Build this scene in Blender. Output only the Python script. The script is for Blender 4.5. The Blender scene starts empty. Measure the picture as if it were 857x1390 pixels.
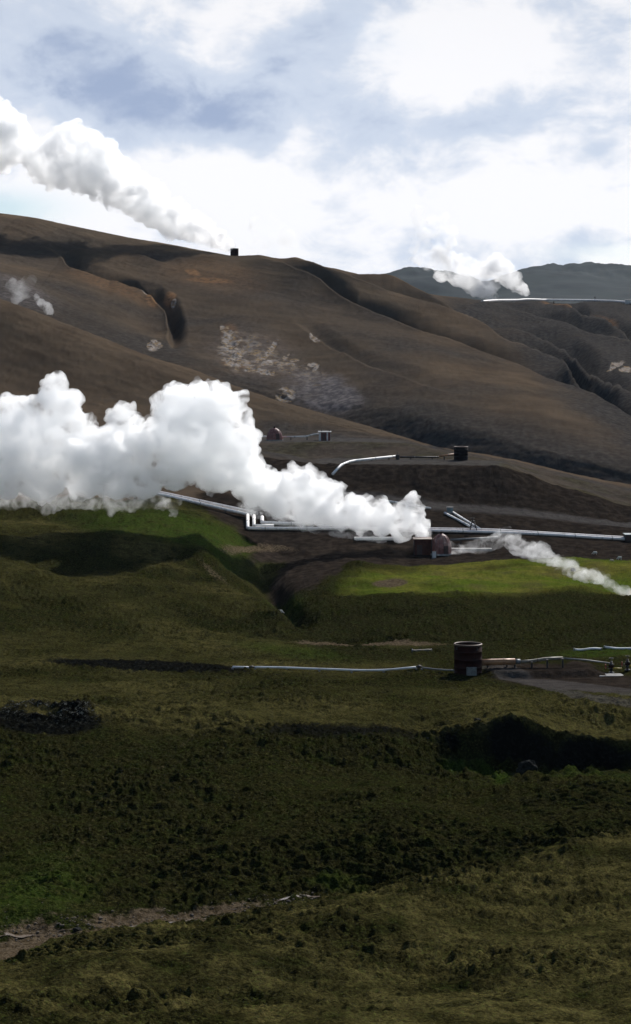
import bpy, bmesh, math, random
import numpy as np
from mathutils import Vector, Matrix
R = math.radians
scene = bpy.context.scene
C = scene.collection
F, CX, CY0 = 2600.0, 428.5, 520.0          # focal length and eye level, photograph pixels

def P(px, py, d):
    """a place in the world seen at a given bearing and height angle, d metres ahead"""
    return Vector(((px-CX)/F*d, d, -(py-CY0)/F*d))

# ------------------------------------------------------------------ noise
def _hash(ix, iy, seed):
    h = (ix.astype(np.int64)*374761393 + iy.astype(np.int64)*668265263 + seed*1442695041) & 0xffffffff
    h = ((h ^ (h >> 13))*1274126177) & 0xffffffff
    return (h ^ (h >> 16)) & 0xffff
def perlin(x, y, seed=0):
    ix, iy = np.floor(x), np.floor(y)
    fx, fy = x-ix, y-iy
    def g(dx, dy):
        a = _hash(ix+dx, iy+dy, seed)*(2*math.pi/65536)
        return np.cos(a)*(fx-dx)+np.sin(a)*(fy-dy)
    u = fx**3*(fx*(fx*6-15)+10); v = fy**3*(fy*(fy*6-15)+10)
    a = g(0,0)*(1-u)+g(1,0)*u; b = g(0,1)*(1-u)+g(1,1)*u
    return (a*(1-v)+b*v)*1.5
def fbm(x, y, seed=0, n=4, gain=.5):
    s = 0; a = 1.
    for k in range(n):
        s = s+a*perlin(x, y, seed+k*17); x, y = x*2.03+11.3, y*2.03-7.7; a *= gain
    return s
def sstep(a, b, x):
    t = np.clip((x-a)/(b-a), 0, 1); return t*t*(3-2*t)

# ------------------------------------------------------------------ terrain
# rows of the land from near to far: (bearing px, height py, distance), number of mesh rows up to the next one
ROWS = [
 ([(428,1620,8)], 8),
 ([(428,1560,30)], 10),
 ([(428,1500,70)], 26),
 ([(428,1404,100)], 110),
 ([(0,1302,130),(857,1295,132)], 90),
 ([(-300,1296,136),(0,1286,138),(200,1273,142),(430,1223,152),(600,1184,160),(857,1129,170),(1200,1090,180)], 34),
 ([(-300,1278,147),(0,1262,149),(200,1244,153),(430,1210,160),(600,1175,167),(857,1122,176),(1200,1085,186)], 130),
 ([(0,1120,182),(400,1105,182),(600,1100,184),(857,1075,192)], 90),
 ([(0,1030,208),(200,1040,206),(400,1036,208),(540,1042,209),(610,1047,219),(700,1048,221),(857,1038,221),(1200,1038,221)], 56),
 ([(-300,975,222),(0,975,224),(75,963,226),(150,985,224),(220,998,222),(300,988,224),(450,986,226),(560,985,226),(620,981,224),(700,974,224),(760,980,225),(857,986,224),(1200,986,224)], 60),
 ([(-300,945,250),(0,945,250),(857,948,248)], 62),
 ([(-300,912,280),(0,908,282),(300,912,280),(620,918,275),(857,914,276)], 44),
 ([(-300,880,300),(0,886,302),(250,893,300),(430,896,298),(560,886,302),(857,880,305)], 64),
 ([(-300,790,350),(0,802,350),(200,818,350),(330,850,335),(430,866,326),(560,868,322),(640,868,320),(857,868,318)], 48),
 ([(-300,730,395),(0,740,395),(150,762,390),(240,775,386),(300,790,380),(345,806,370),(385,822,358),(420,820,358),(460,812,362),(560,810,362),(857,816,360)], 34),
 ([(-300,700,430),(0,708,425),(60,712,425),(200,716,424),(280,735,418),(330,764,408),(362,798,392),(390,806,376),(430,788,384),(480,780,392),(560,776,402),(700,768,408),(857,772,408)], 30),
 ([(-300,686,455),(0,686,455),(100,680,457),(200,688,455),(300,706,452),(340,732,448),(380,758,438),(420,760,430),(480,754,432),(560,758,432),(610,757,432),(700,750,436),(857,744,444)], 18),
 ([(-300,683,480),(0,683,480),(230,679,477),(310,697,472),(340,720,457),(400,724,455),(500,728,452),(600,730,452),(700,731,452),(857,737,456)], 20),
 ([(-300,655,510),(0,655,510),(300,670,495),(400,672,492),(480,676,488),(600,690,480),(700,697,478),(857,716,474)], 8),
 ([(-300,650,515),(0,650,515),(300,664,500),(400,666,496),(480,670,492),(600,685,486),(700,692,484),(857,712,480)], 28),
 ([(-300,600,560),(0,600,560),(300,612,545),(420,630,525),(480,631,518),(560,631,514),(680,633,510),(720,646,512),(760,660,510),(857,690,500)], 8),
 ([(-300,580,580),(0,580,580),(300,603,560),(420,623,545),(480,623,540),(560,623,536),(625,624,533),(682,626,528),(720,641,526),(760,653,524),(857,680,514)], 18),
 ([(-300,550,610),(0,550,610),(300,600,575),(345,601,566),(490,600,566),(545,601,562),(600,613,548),(700,632,538),(760,646,534),(857,670,524)], 8),
 ([(-300,530,630),(0,530,630),(300,585,600),(350,595,592),(490,595,588),(545,597,582),(600,611,560),(700,628,548),(760,643,544),(857,666,534)], 90),
 ([(-300,330,760),(0,405,720),(100,443,700),(200,483,680),(281,508,668),(351,536,660),(430,558,645),(520,583,622),(600,609,590),(700,624,572),(760,640,565),(857,659,552),(1200,720,540)], 10),
 ([(-300,360,800),(0,432,760),(100,470,740),(200,505,720),(281,528,705),(351,552,700),(430,572,685),(520,600,650),(600,626,615),(700,642,600),(760,657,590),(857,672,578),(1200,730,560)], 50),
 ([(-300,320,880),(0,385,830),(120,420,830),(200,455,825),(281,500,760),(351,520,735),(430,538,720),(480,544,700),(540,554,678),(600,566,652),(675,590,628),(744,608,610),(857,636,594),(1200,700,575)], 90),
 ([(-300,280,1000),(0,340,980),(200,372,970),(350,395,950),(500,440,890),(640,478,850),(750,515,820),(857,548,790),(1200,620,760)], 110),
 ([(-300,262,1080),(0,290,1100),(100,306,1080),(200,325,1060),(318,348,1040),(352,346,1040),(400,349,1040),(450,358,1060),(520,377,1100),(600,393,1170),(660,405,1280),(700,408,1420),(750,409,1520),(857,410,1560),(1300,420,1600)], 10),
 ([(-300,330,1500),(0,345,1500),(318,385,1500),(450,400,1500),(600,418,1650),(700,417,1800),(857,417,1900),(1300,425,2000)], 10),
 ([(428,425,3200)], 40),
 ([(-300,372,4700),(480,390,4700),(521,380,4700),(546,374,4700),(575,372,4700),(600,370,4700),(640,384,4800),(665,385,4900),(687,369,5000),(717,360,5000),(758,360,5000),(791,362,5000),(829,367,5000),(857,368,5000),(950,375,5000),(1100,365,5000),(1400,380,5000)], 12),
 ([(428,470,6500)], 6),
 ([(428,505,8000)], 0),
]
cols = np.concatenate([np.arange(-1500,-40,22.), np.arange(-40,900,1.4), np.arange(900,2360,22.)])
NC = len(cols)
ucol = np.arange(-1500, 2361, 2.0)
def rowcurve(pts, smooth):
    p = np.array(pts, float)
    py = np.interp(ucol, p[:,0], p[:,1]); d = np.exp(np.interp(ucol, p[:,0], np.log(p[:,2])))
    k = np.exp(-.5*(np.arange(-40,41)*2.0/smooth)**2); k /= k.sum()
    f = lambda a: np.interp(cols, ucol, np.convolve(np.pad(a, 40, mode='edge'), k, 'valid'))
    return f(py), f(d)
KPY, KD = [], []
for i, (pts, n) in enumerate(ROWS):
    py, d = rowcurve(pts, 7 if (12 <= i <= 23 or i >= 28) else 13)
    KPY.append(py); KD.append(d)
KPY, KD = np.array(KPY), np.array(KD)
KZ = -(KPY-CY0)/F*KD
# monotone cubic through the rows of every bearing
def pchip_grid():
    h = np.diff(KD, axis=0); m = np.diff(KZ, axis=0)/h
    t = np.zeros_like(KZ)
    w1 = 2*h[1:]+h[:-1]; w2 = h[1:]+2*h[:-1]
    same = m[1:]*m[:-1] > 0
    with np.errstate(all='ignore'):
        t[1:-1] = np.where(same, (w1+w2)/(w1/m[:-1]+w2/m[1:]), 0)
    t[0], t[-1] = m[0], m[-1]
    D, Z, RP = [], [], []
    for i in range(len(ROWS)-1):
        n = ROWS[i][1]
        for k in range(n):
            s = k/n
            D.append(KD[i]+h[i]*s); RP.append(i+s)
            Z.append((2*s**3-3*s**2+1)*KZ[i]+(s**3-2*s**2+s)*h[i]*t[i]+(-2*s**3+3*s**2)*KZ[i+1]+(s**3-s**2)*h[i]*t[i+1])
    D.append(KD[-1]); Z.append(KZ[-1]); RP.append(len(ROWS)-1)
    return np.array(D), np.array(Z), np.array(RP)
GD, GZ, RP = pchip_grid()
NR = len(GD)
PX = np.broadcast_to(cols, GD.shape)
RPG = np.broadcast_to(RP[:,None], GD.shape)
GX = (PX-CX)/F*GD
PY = CY0-GZ/GD*F
def rp_gate(a, b, w=.3): return sstep(a-w, a, RPG)*(1-sstep(b, b+w, RPG))

def poly_dist(pts):
    """signed distance (photograph pixels) from every land point to a line traced on the slope; + is upslope"""
    j0 = int(np.searchsorted(cols, min(p[0] for p in pts)-60)); j1 = int(np.searchsorted(cols, max(p[0] for p in pts)+60))
    X, Y = PX[:,j0:j1], PY[:,j0:j1]; shp = X.shape
    best = np.full(shp, 1e9); sgn = np.zeros(shp); end = np.zeros(shp)
    L = sum(math.dist(pts[i], pts[i+1]) for i in range(len(pts)-1)); acc = 0
    for (x0,y0),(x1,y1) in zip(pts[:-1], pts[1:]):
        dx, dy = x1-x0, y1-y0; l2 = dx*dx+dy*dy
        t = np.clip(((X-x0)*dx+(Y-y0)*dy)/l2, 0, 1)
        qx, qy = X-(x0+t*dx), Y-(y0+t*dy)
        dist = np.hypot(qx, qy); m = dist < best
        best = np.where(m, dist, best); sgn = np.where(m, np.sign(dx*qy-dy*qx), sgn)
        end = np.where(m, (acc+t*math.sqrt(l2))/L, end); acc += math.sqrt(l2)
    S = np.full(GD.shape, 1e9); E = np.zeros(GD.shape); S[:,j0:j1] = -best*sgn; E[:,j0:j1] = np.clip(np.minimum(end, 1-end)*6, 0, 1)
    return S, E

dz = np.zeros(GD.shape)
wob = fbm(GX/55, GD/55, 5, 2)*3.5
GULLIES = [
 ([(345,347),(385,362),(427,385),(477,420),(552,450),(600,470),(672,497),(735,521),(780,539),(852,574),(900,592)], 8.5, 17),
 ([(380,342),(427,360),(477,385),(527,407),(600,431),(645,451),(690,475),(726,487),(762,502),(780,520),(810,541),(828,556),(900,598)], 9.0, 19),
 ([(450,358),(520,378),(560,395),(606,413),(660,440),(720,460),(768,481),(800,510),(850,540),(900,560)], 9, 22),
 ([(560,392),(675,413),(735,433),(804,457),(857,474),(930,500)], 6.0, 12),
 ([(740,412),(777,425),(792,437),(820,444),(857,462),(920,480)], 9.0, 18),
 ([(60,340),(84,350),(98,366),(130,382),(170,397),(205,408),(224,425),(230,450),(226,478)], 5.5, 20),
 ([(150,383),(180,389),(200,402)], 4.0, 9),
 ([(-60,335),(20,338),(90,336),(170,346),(245,364)], 3.0, 30),
 ([(395,440),(440,470),(500,500),(560,520),(620,536)], 2.0, 16),
]
mtn = rp_gate(25.2, 28, .4)*(1-sstep(27.75, 28.0, RPG)*.6)
gully_shade = np.zeros(GD.shape)
for pts, A, w in GULLIES:
    s, e = poly_dist(pts)
    s = s+wob
    b = sstep(-2, 7, s)*(1-sstep(6, w*1.35, s))
    dz -= 1.25*A*b*e*mtn
    dz += A*(.30*np.exp(-np.abs(s)/5)+.25*np.exp(-np.abs(s)/26))*(1-sstep(-1,2.5,s))*e*mtn
    gully_shade = np.maximum(gully_shade, b*e*mtn)
# masks -----------------------------------------------------------
def blob(px, py, rx, ry, ang=0, soft=.35):
    c, s = math.cos(R(ang)), math.sin(R(ang))
    ext = (abs(rx*c)+abs(ry*s))*(1+soft)+3
    j0 = int(np.searchsorted(cols, px-ext)); j1 = int(np.searchsorted(cols, px+ext))
    x, y = PX[:,j0:j1]-px, PY[:,j0:j1]-py
    u = (x*c+y*s)/rx; v = (-x*s+y*c)/ry
    o = np.zeros(GD.shape); o[:,j0:j1] = 1-sstep(1-soft, 1+soft, np.hypot(u, v))
    return o
def line(pts, w, soft=1.5):
    s, e = poly_dist(pts); return 1-sstep(w, w+soft, np.abs(s))
nA = fbm(GX/14, GD/18, 31, 4); nB = fbm(GX/5, GD/7, 77, 4); nC = fbm(GX/60, GD/60, 3, 3)
veg = (1-sstep(17.1, 17.5, RPG+.25*nA))
# pipeline bench and bank of bare dark earth, with painted shade on some banks
soil_shade = rp_gate(16.15, 20.0, .2)*sstep(300, 350, PX+nA*8)
soil_shade = np.maximum(soil_shade, rp_gate(15.3, 16.2, .35)*sstep(365, 400, PX+nA*10)*(1-sstep(455, 478, PX+nA*8)))   # gully's right bank, its shaded face painted as dark earth
soil_shade = np.maximum(soil_shade, blob(395, 752, 60, 12, 0, .6)*rp_gate(14, 17.5)*.9)
soil_shade = np.maximum(soil_shade, blob(405, 785, 42, 17, -12, .6)*rp_gate(13.5, 17)*.9)  # same gully bank: its shade is put into the colour
soil_shade = np.maximum(soil_shade, rp_gate(15.55, 16.3, .22)*sstep(430, 470, PX))
soil_shade = np.maximum(soil_shade, blob(310, 690, 45, 18, 25, .6)*rp_gate(16.2, 18))
yard = blob(790, 925, 130, 15, 4, .5)*rp_gate(9.6, 12)
track = np.maximum(line([(640,905),(720,925),(800,934),(900,946)], 5), line([(700,918),(780,945),(900,965)], 4))*rp_gate(9.3, 12)
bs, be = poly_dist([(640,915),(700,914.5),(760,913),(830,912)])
berm = (1-sstep(3.2, 6.2, np.abs(bs)+nB*1.5))*np.clip(be*.7, 0, 1)*rp_gate(10.2, 12)  # dark earth whose colour also carries the shadow under the duct
outcrop = blob(72, 972, 66, 13, 4, .6)*rp_gate(7.5, 10)*np.clip(.8+.6*nB, 0, 1)
scarp = blob(735, 1010, 140, 30, 2, .45)*rp_gate(7.7, 9.02, .15)*np.clip(.75+.6*nB, 0, 1)
scarp = np.maximum(scarp, np.maximum(outcrop, blob(60, 985, 90, 16, 6, .5))*rp_gate(7.5, 9.4)*.8)
ledge_shade = np.maximum(blob(460, 1000, 150, 16, 0, .7)*.6, blob(200, 905, 140, 7, 3, .6))*rp_gate(7.6, 12.2)  # rocky crest, plus a painted shadow band along the left hill's foot
bright = blob(600, 792, 150, 17, 0, .4)+blob(720, 780, 170, 20, 3, .4)+blob(830, 772, 90, 28, 5, .4)
bright = np.clip(bright*np.clip(.75+.55*nA+.5*nC+.25*nB, .1, 1.1)*sstep(13.75, 14.15, RPG+.30*nA+.12*nB)*(1-sstep(15.75, 16.05, RPG+.2*nA))*sstep(448, 475, PX+nA*12), 0, 1)
green = np.clip(blob(215, 715, 105, 22, 8, .7)*.9+blob(300, 735, 60, 22, 20, .6)*.6+blob(385, 812, 24, 16, 0, .6)*.6
                + blob(400, 885, 70, 8, 8, .7)*.6+blob(830, 885, 70, 7, -3, .5)*.9+blob(40, 1215, 80, 45, -12, .8)*.7
                + blob(640, 1046, 40, 8, 8, .6)+blob(680, 1062, 14, 10, 0, .6)+blob(800, 1058, 60, 14, 5, .7)*.5+blob(460, 1195, 40, 8, 0, .6)*.5, 0, 1)*(RPG < 18)
olive = np.clip(.45+.9*nC+.5*nA, 0, 1)*rp_gate(8.9, 12.6, .3)
olive = np.maximum(olive, np.clip(rp_gate(3, 5.4, .3)*(.4+nB+sstep(350,800,PX)*.4), 0, 1))
olive = np.maximum(olive, rp_gate(18.5, 22.2)); olive = np.maximum(olive, np.clip(rp_gate(11.2, 15.5, .6)*(1-sstep(330, 430, PX))*(.35+.5*nA+.4*nC), 0, 1))
olive = np.maximum(olive, np.clip(rp_gate(14, 17, .5)*(PX < 330)*(.35+nA), 0, 1))
dirt = line([(-60,1300),(60,1262),(150,1250),(250,1240),(330,1226),(400,1219),(440,1216)], 4, 9)*rp_gate(4, 7.5)
dirt = np.clip(np.maximum(dirt, blob(110, 1250, 120, 9, -8, .7)*rp_gate(4,7.5)*.75)*(1.0+1.2*nB), 0, 1)
dirt = dirt*(1-.75*sstep(230, 420, PX+nB*40))
dirt = np.maximum(dirt, line([(-20,1223),(60,1190),(100,1160),(118,1130),(130,1090),(190,1055),(235,1030),(262,1005)], 1.2, 2.5)*.35*rp_gate(6, 9.2))
dirt = np.maximum(dirt, (blob(290, 776, 34, 6, 35, .9)*.5+blob(350, 742, 60, 6, 5, .5)*.6)*rp_gate(13.5, 17))
dirt = np.maximum(dirt, (blob(530, 791, 24, 4, 0, .6)+blob(500, 873, 110, 3, 1, .6)*.8)*rp_gate(12, 16))
for sx, sy in ((720,938),(780,946),(640,952),(560,960)): dirt = np.maximum(dirt, blob(sx, sy, 50, 4, 3, .9)*.35*rp_gate(9, 12))
pale = np.zeros(GD.shape)
for a in ((312,462,8,16,-15),(322,482,12,13,-20),(318,495,12,5,10),(303,448,4,8,-20),(352,486,24,2.5,-45),(368,472,16,3,-50),(362,491,14,4,-25),(389,482,6,3,-40),
          (397,492,10,4.5,-15),(428,463,8,4,20),(424,501,10,6,-25),(352,505,30,3,8),(388,535,13,9,5),(836,496,12,3,-5),(850,503,10,4,10),(197,404,8,3,25),(210,472,10,8,-10),(236,408,4,3,0),(186,396,4,3,20)):
    pale = np.maximum(pale, blob(*a, soft=.45)*(.8 if a[2] > 5 else .6))
pale = np.maximum(pale, np.clip(blob(340, 478, 46, 24, 15, .5)*.36+blob(315, 482, 18, 30, -10, .4)*.3+blob(412, 508, 40, 14, 20, .6)*.3, 0, 1))
pale *= np.clip(.8+1.1*nB, 0, 1)*rp_gate(25, 28.0)
grey = outcrop+np.clip(blob(437, 531, 48, 23, 12, .4)+blob(345, 482, 55, 30, 15, .6)*.45+blob(455, 538, 35, 12, 5, .5)+blob(20, 395, 50, 16, 15, .5)*.6, 0, 1)*rp_gate(24.6, 28)*np.clip(.8+.5*nA, 0, 1)
orange = np.clip(blob(231, 402, 8, 5, 10)+blob(208, 412, 9, 7, 40)*.8+blob(262, 372, 10, 4, 20)*.7+blob(285, 383, 30, 3, 5)*.5+blob(322, 497, 20, 4, 5)*.5+blob(312, 455, 11, 14, -10)*.4
                 + blob(155, 395, 60, 6, 22, .6)*.4+blob(290, 375, 60, 18, 10, .8)*.25+blob(820, 430, 18, 5, 20)*.5+blob(765, 420, 30, 3, 20)*.6, 0, 1)*rp_gate(25, 28)
scree_shade = np.clip(sstep(590, 700, PX-(PY-430)*.9+nC*40)*rp_gate(26.2, 28.2), 0, 1)
scree_shade = np.maximum(scree_shade, rp_gate(24.9, 26.0, .25)*sstep(470, 560, PX)*.9)  # shade of the valley wall put into the colour
scree_shade = np.maximum(scree_shade, np.clip(rp_gate(24.9, 25.9, .25)*.55+rp_gate(25.5, 27.4, .6)*(.25+.5*nC), 0, .8)); scree_shade = np.maximum(scree_shade, gully_shade*.5)  # gully walls and the hollow behind the crest get painted shade
scree_shade = np.maximum(scree_shade, np.clip(rp_gate(17.2, 23.3, .25)*.75+.3*nA*rp_gate(17.2, 23.3), 0, 1)*sstep(300, 380, PX+nA*15))
padm = np.maximum(rp_gate(20.1, 21.0, .15)*sstep(420, 440, PX)*(1-sstep(672, 690, PX)), rp_gate(22.1, 23.0, .15)*sstep(300, 345, PX)*(1-sstep(540, 556, PX)))
padm = np.maximum(padm, rp_gate(18.0, 19.0, .15)*sstep(430, 480, PX))
heath = np.clip(rp_gate(19.2, 20.4, .3)*(.55+.8*nA)*sstep(420, 500, PX), 0, 1)+np.clip(rp_gate(21.1, 22.0, .2)*(.3+.6*nA)*sstep(340,380,PX), 0, 1)
far = sstep(29.5, 30.2, RPG)
ruts = np.zeros(GD.shape)
for k in range(6): ruts = np.maximum(ruts, line([(380+k*10,546+k*2),(430+k*14,566+k*2),(520+k*16,594-k*1),(600+k*12,608)], .5, 1.6)*rp_gate(23, 24.05)*(.5+.5*nA))

# relief ----------------------------------------------------------
vegd = veg*(1-np.maximum(yard, soil_shade))*(1-.6*dirt)*(1-.25*bright)
nv = int(np.searchsorted(RP, 18.0)); hx, hy = GX[:nv], GD[:nv]
hum = np.zeros(GD.shape)
hum[:nv] = np.abs(fbm(hx/2.8, hy/2.3, 101, 2))*.55+np.abs(fbm(hx/1.25, hy/1.0, 202, 2))*.46+np.abs(fbm(hx/.72, hy/.62, 303, 2))*.24
patch = np.zeros(GD.shape); patch[:nv] = np.clip(.75+.7*fbm(hx/22, hy/16, 909, 3), .4, 1.15)
dz += vegd*(hum-.2)*sstep(60, 120, GD)*(1-.35*sstep(300, 420, GD))*patch*(1-.25*sstep(10.2,10.8,RPG)*(1-sstep(12.2,12.8,RPG)))
dz += vegd*(fbm(GX/13, GD/16, 41, 3)*.8+fbm(GX/34, GD/30, 44, 2)*1.3)*sstep(60, 130, GD)*(1-.8*rp_gate(9.5, 12.6))
gs, ge = poly_dist([(285,742),(325,762),(352,782),(372,800),(388,818),(405,838),(430,852)])
dz -= 3.6*np.exp(-(gs/13)**2)*ge*rp_gate(12.2, 16.5, .5)
lava = np.maximum(scarp, ledge_shade)
dz += blob(725, 1050, 150, 22, 0, .6)*rp_gate(6.8, 8.6)*(np.abs(nB)*1.4-.2)
dz += pale*(np.abs(fbm(GX/6, GD/8, 71, 3))*2.6-1.0)
blk = np.abs(fbm(GX/3.2, GD/2.4, 404, 4, .6))
dz += lava*(blk*.5-.12)
dz += np.clip(dirt, 0, 1)*(RPG < 8)*(np.abs(fbm(GX/.6, GD/.6, 505, 3))*.12-.2)
dz -= line([(-60,1296),(60,1266),(150,1253),(250,1243),(330,1228),(430,1217),(600,1180),(857,1126)], 5, 16)*rp_gate(4, 7.5)*.45
dz += outcrop*(.9+blk*.35)+blob(707, 974, 34, 9, 0, .8)*rp_gate(8, 9.9)*.8
dz += soil_shade*(np.abs(nB)*.5-.1)*(1-rp_gate(16.7, 18, .2))
brown = np.maximum(rp_gate(23.05, 28.3, .1), rp_gate(17.5, 23.2)*(1-sstep(290, 350, PX)))
along = GX*.62-GD*.25
rill = fbm((GX*.55+GD*.83)/7, along/60, 61, 4)
dz += brown*(rill*.22+nA*.22+fbm(GX/70, GD/90, 62, 2)*2.0*rp_gate(25.2, 27.8, .8)+fbm(GX/3, GD/4, 63, 3)*.12)*(1-.6*sstep(27.7, 28, RPG))
dz -= ruts*.35
bank = rp_gate(17.3, 23.2, .2)*(1-padm)*sstep(280, 360, PX)
dz += bank*(nB*.15+nA*.35)
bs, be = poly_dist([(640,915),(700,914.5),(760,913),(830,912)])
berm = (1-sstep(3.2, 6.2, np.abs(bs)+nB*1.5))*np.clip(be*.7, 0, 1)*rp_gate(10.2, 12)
dz += berm*1.5-blob(770, 915, 110, 5, -2, .6)*rp_gate(9.5,12)*.3
wx, wy = GX+400*fbm(GX/1500, GD/1500, 91, 3), GD
ero = fbm(wx/420, wy/900, 92, 5, .55)
dz += far*(1-sstep(31.2, 32, RPG))*(ero*22-10*np.abs(fbm(wx/160, wy/500, 95, 4))*sstep(30.3, 30.8, RPG))*sstep(30, 30.9, RPG)
GZ0 = GZ
GZ = GZ+dz

def ground(x, y):
    """height of the land at x, y"""
    px = CX+x/y*F
    j = int(np.clip(np.searchsorted(cols, px)-1, 0, NC-2)); t = (px-cols[j])/(cols[j+1]-cols[j])
    a = np.interp(y, GD[:,j], GZ[:,j]); b = np.interp(y, GD[:,j+1], GZ[:,j+1])
    return float(a*(1-t)+b*t)
def G(px, d, up=0.0):
    x = (px-CX)/F*d
    return Vector((x, d, ground(x, d)+up))

MASKA = np.stack([np.clip(np.maximum(veg, .75*heath), 0, 1), np.clip(bright, 0, 1), np.clip(olive, 0, 1), np.clip(green, 0, 1)], -1)
MASKB = np.stack([np.clip(dirt, 0, 1), np.clip(np.maximum(soil_shade, np.maximum(yard*.8, berm)), 0, 1), np.clip(lava, 0, 1), np.clip(np.maximum(padm, track*.7), 0, 1)], -1)
MASKC = np.stack([np.clip(pale, 0, 1), np.clip(grey, 0, 1), np.clip(orange+heath*.0, 0, 1), np.clip(scree_shade, 0, 1)], -1)
def sheet(name, r0, r1, mat):
    n = r1-r0
    co = np.stack([GX[r0:r1], GD[r0:r1], GZ[r0:r1]], -1).reshape(-1, 3)
    idx = np.arange(n*NC).reshape(n, NC)
    q = np.stack([idx[:-1,:-1], idx[:-1,1:], idx[1:,1:], idx[1:,:-1]], -1).reshape(-1, 4)
    me = bpy.data.meshes.new(name)
    me.vertices.add(len(co)); me.vertices.foreach_set('co', co.astype(np.float32).ravel())
    me.loops.add(q.size); me.loops.foreach_set('vertex_index', q.astype(np.int32).ravel())
    me.polygons.add(len(q)); me.polygons.foreach_set('loop_start', np.arange(0, q.size, 4, dtype=np.int32))
    me.update(calc_edges=True)
    me.polygons.foreach_set('use_smooth', np.ones(len(q), bool))
    for nm, m in (('mask_a', MASKA), ('mask_b', MASKB), ('mask_c', MASKC)):
        at = me.color_attributes.new(nm, 'FLOAT_COLOR', 'POINT')
        at.data.foreach_set('color', m[r0:r1].reshape(-1).astype(np.float32))
    me.materials.append(mat)
    o = bpy.data.objects.new(name, me); C.objects.link(o); o['kind'] = 'structure'
    return o

# ------------------------------------------------------------------ node helpers
class NT:
    def __init__(s, tree): s.t = tree; s.n = tree.nodes; s.l = tree.links
    def new(s, typ, **kw):
        n = s.n.new(typ)
        for k, v in kw.items(): setattr(n, k, v)
        return n
    def set(s, sock, v):
        if hasattr(v, 'is_output') or isinstance(v, bpy.types.NodeSocket): s.l.new(v, sock)
        elif v is not None: sock.default_value = v
    def m(s, op, a, b=None, c=None, clamp=False):
        n = s.new('ShaderNodeMath', operation=op, use_clamp=clamp)
        for i, v in enumerate((a, b, c)): s.set(n.inputs[i], v)
        return n.outputs[0]
    def mix(s, f, a, b, mode='MIX'):
        n = s.new('ShaderNodeMix', data_type='RGBA', blend_type=mode)
        s.set(n.inputs[0], f)
        for k, v in ((6, a), (7, b)): s.set(n.inputs[k], (*v, 1) if isinstance(v, tuple) and len(v) == 3 else v)
        return n.outputs[2]
    def noise(s, vec, scale, detail=4, rough=.55, dist=0, out=0, typ=None):
        n = s.new('ShaderNodeTexNoise'); s.set(n.inputs['Vector'], vec)
        n.inputs['Scale'].default_value = scale; n.inputs['Detail'].default_value = detail
        n.inputs['Roughness'].default_value = rough; n.inputs['Distortion'].default_value = dist
        return n.outputs[out]
    def ramp(s, v, a, b, lo=0., hi=1.):
        n = s.new('ShaderNodeMapRange', interpolation_type='SMOOTHSTEP')
        s.set(n.inputs[0], v)
        for i, x in enumerate((a, b, lo, hi)): n.inputs[1+i].default_value = x
        return n.outputs[0]
def material(name):
    m = bpy.data.materials.new(name); m.use_nodes = True
    nt = NT(m.node_tree); nt.n.clear()
    out = nt.new('ShaderNodeOutputMaterial'); return m, nt, out
MATS = {}
def surf(name, col, rough=.6, metal=0., var=.25, scale=2., rust=None, rust_amt=.0, bump=0.):
    """a plain material whose colour wears unevenly"""
    m, nt, out = material(name)
    b = nt.new('ShaderNodeBsdfPrincipled'); nt.l.new(b.outputs[0], out.inputs[0]); b.inputs['Specular IOR Level'].default_value = .5 if rough < .7 else .1
    geo = nt.new('ShaderNodeNewGeometry').outputs['Position']
    n = nt.noise(geo, scale, 5, .6)
    c = nt.mix(nt.ramp(n, .3, .7), tuple(x*(1-var) for x in col), tuple(min(1, x*(1+var)) for x in col))
    if rust:
        c = nt.mix(nt.m('MULTIPLY', nt.ramp(nt.noise(geo, scale*2.3, 6, .65), .5, .68), rust_amt), c, rust)
    nt.set(b.inputs['Base Color'], c); b.inputs['Roughness'].default_value = rough; b.inputs['Metallic'].default_value = metal
    if bump:
        bp = nt.new('ShaderNodeBump'); bp.inputs['Strength'].default_value = bump; bp.inputs['Distance'].default_value = .05
        nt.l.new(n, bp.inputs['Height']); nt.l.new(bp.outputs[0], b.inputs['Normal'])
    MATS[name] = m; return m

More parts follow.
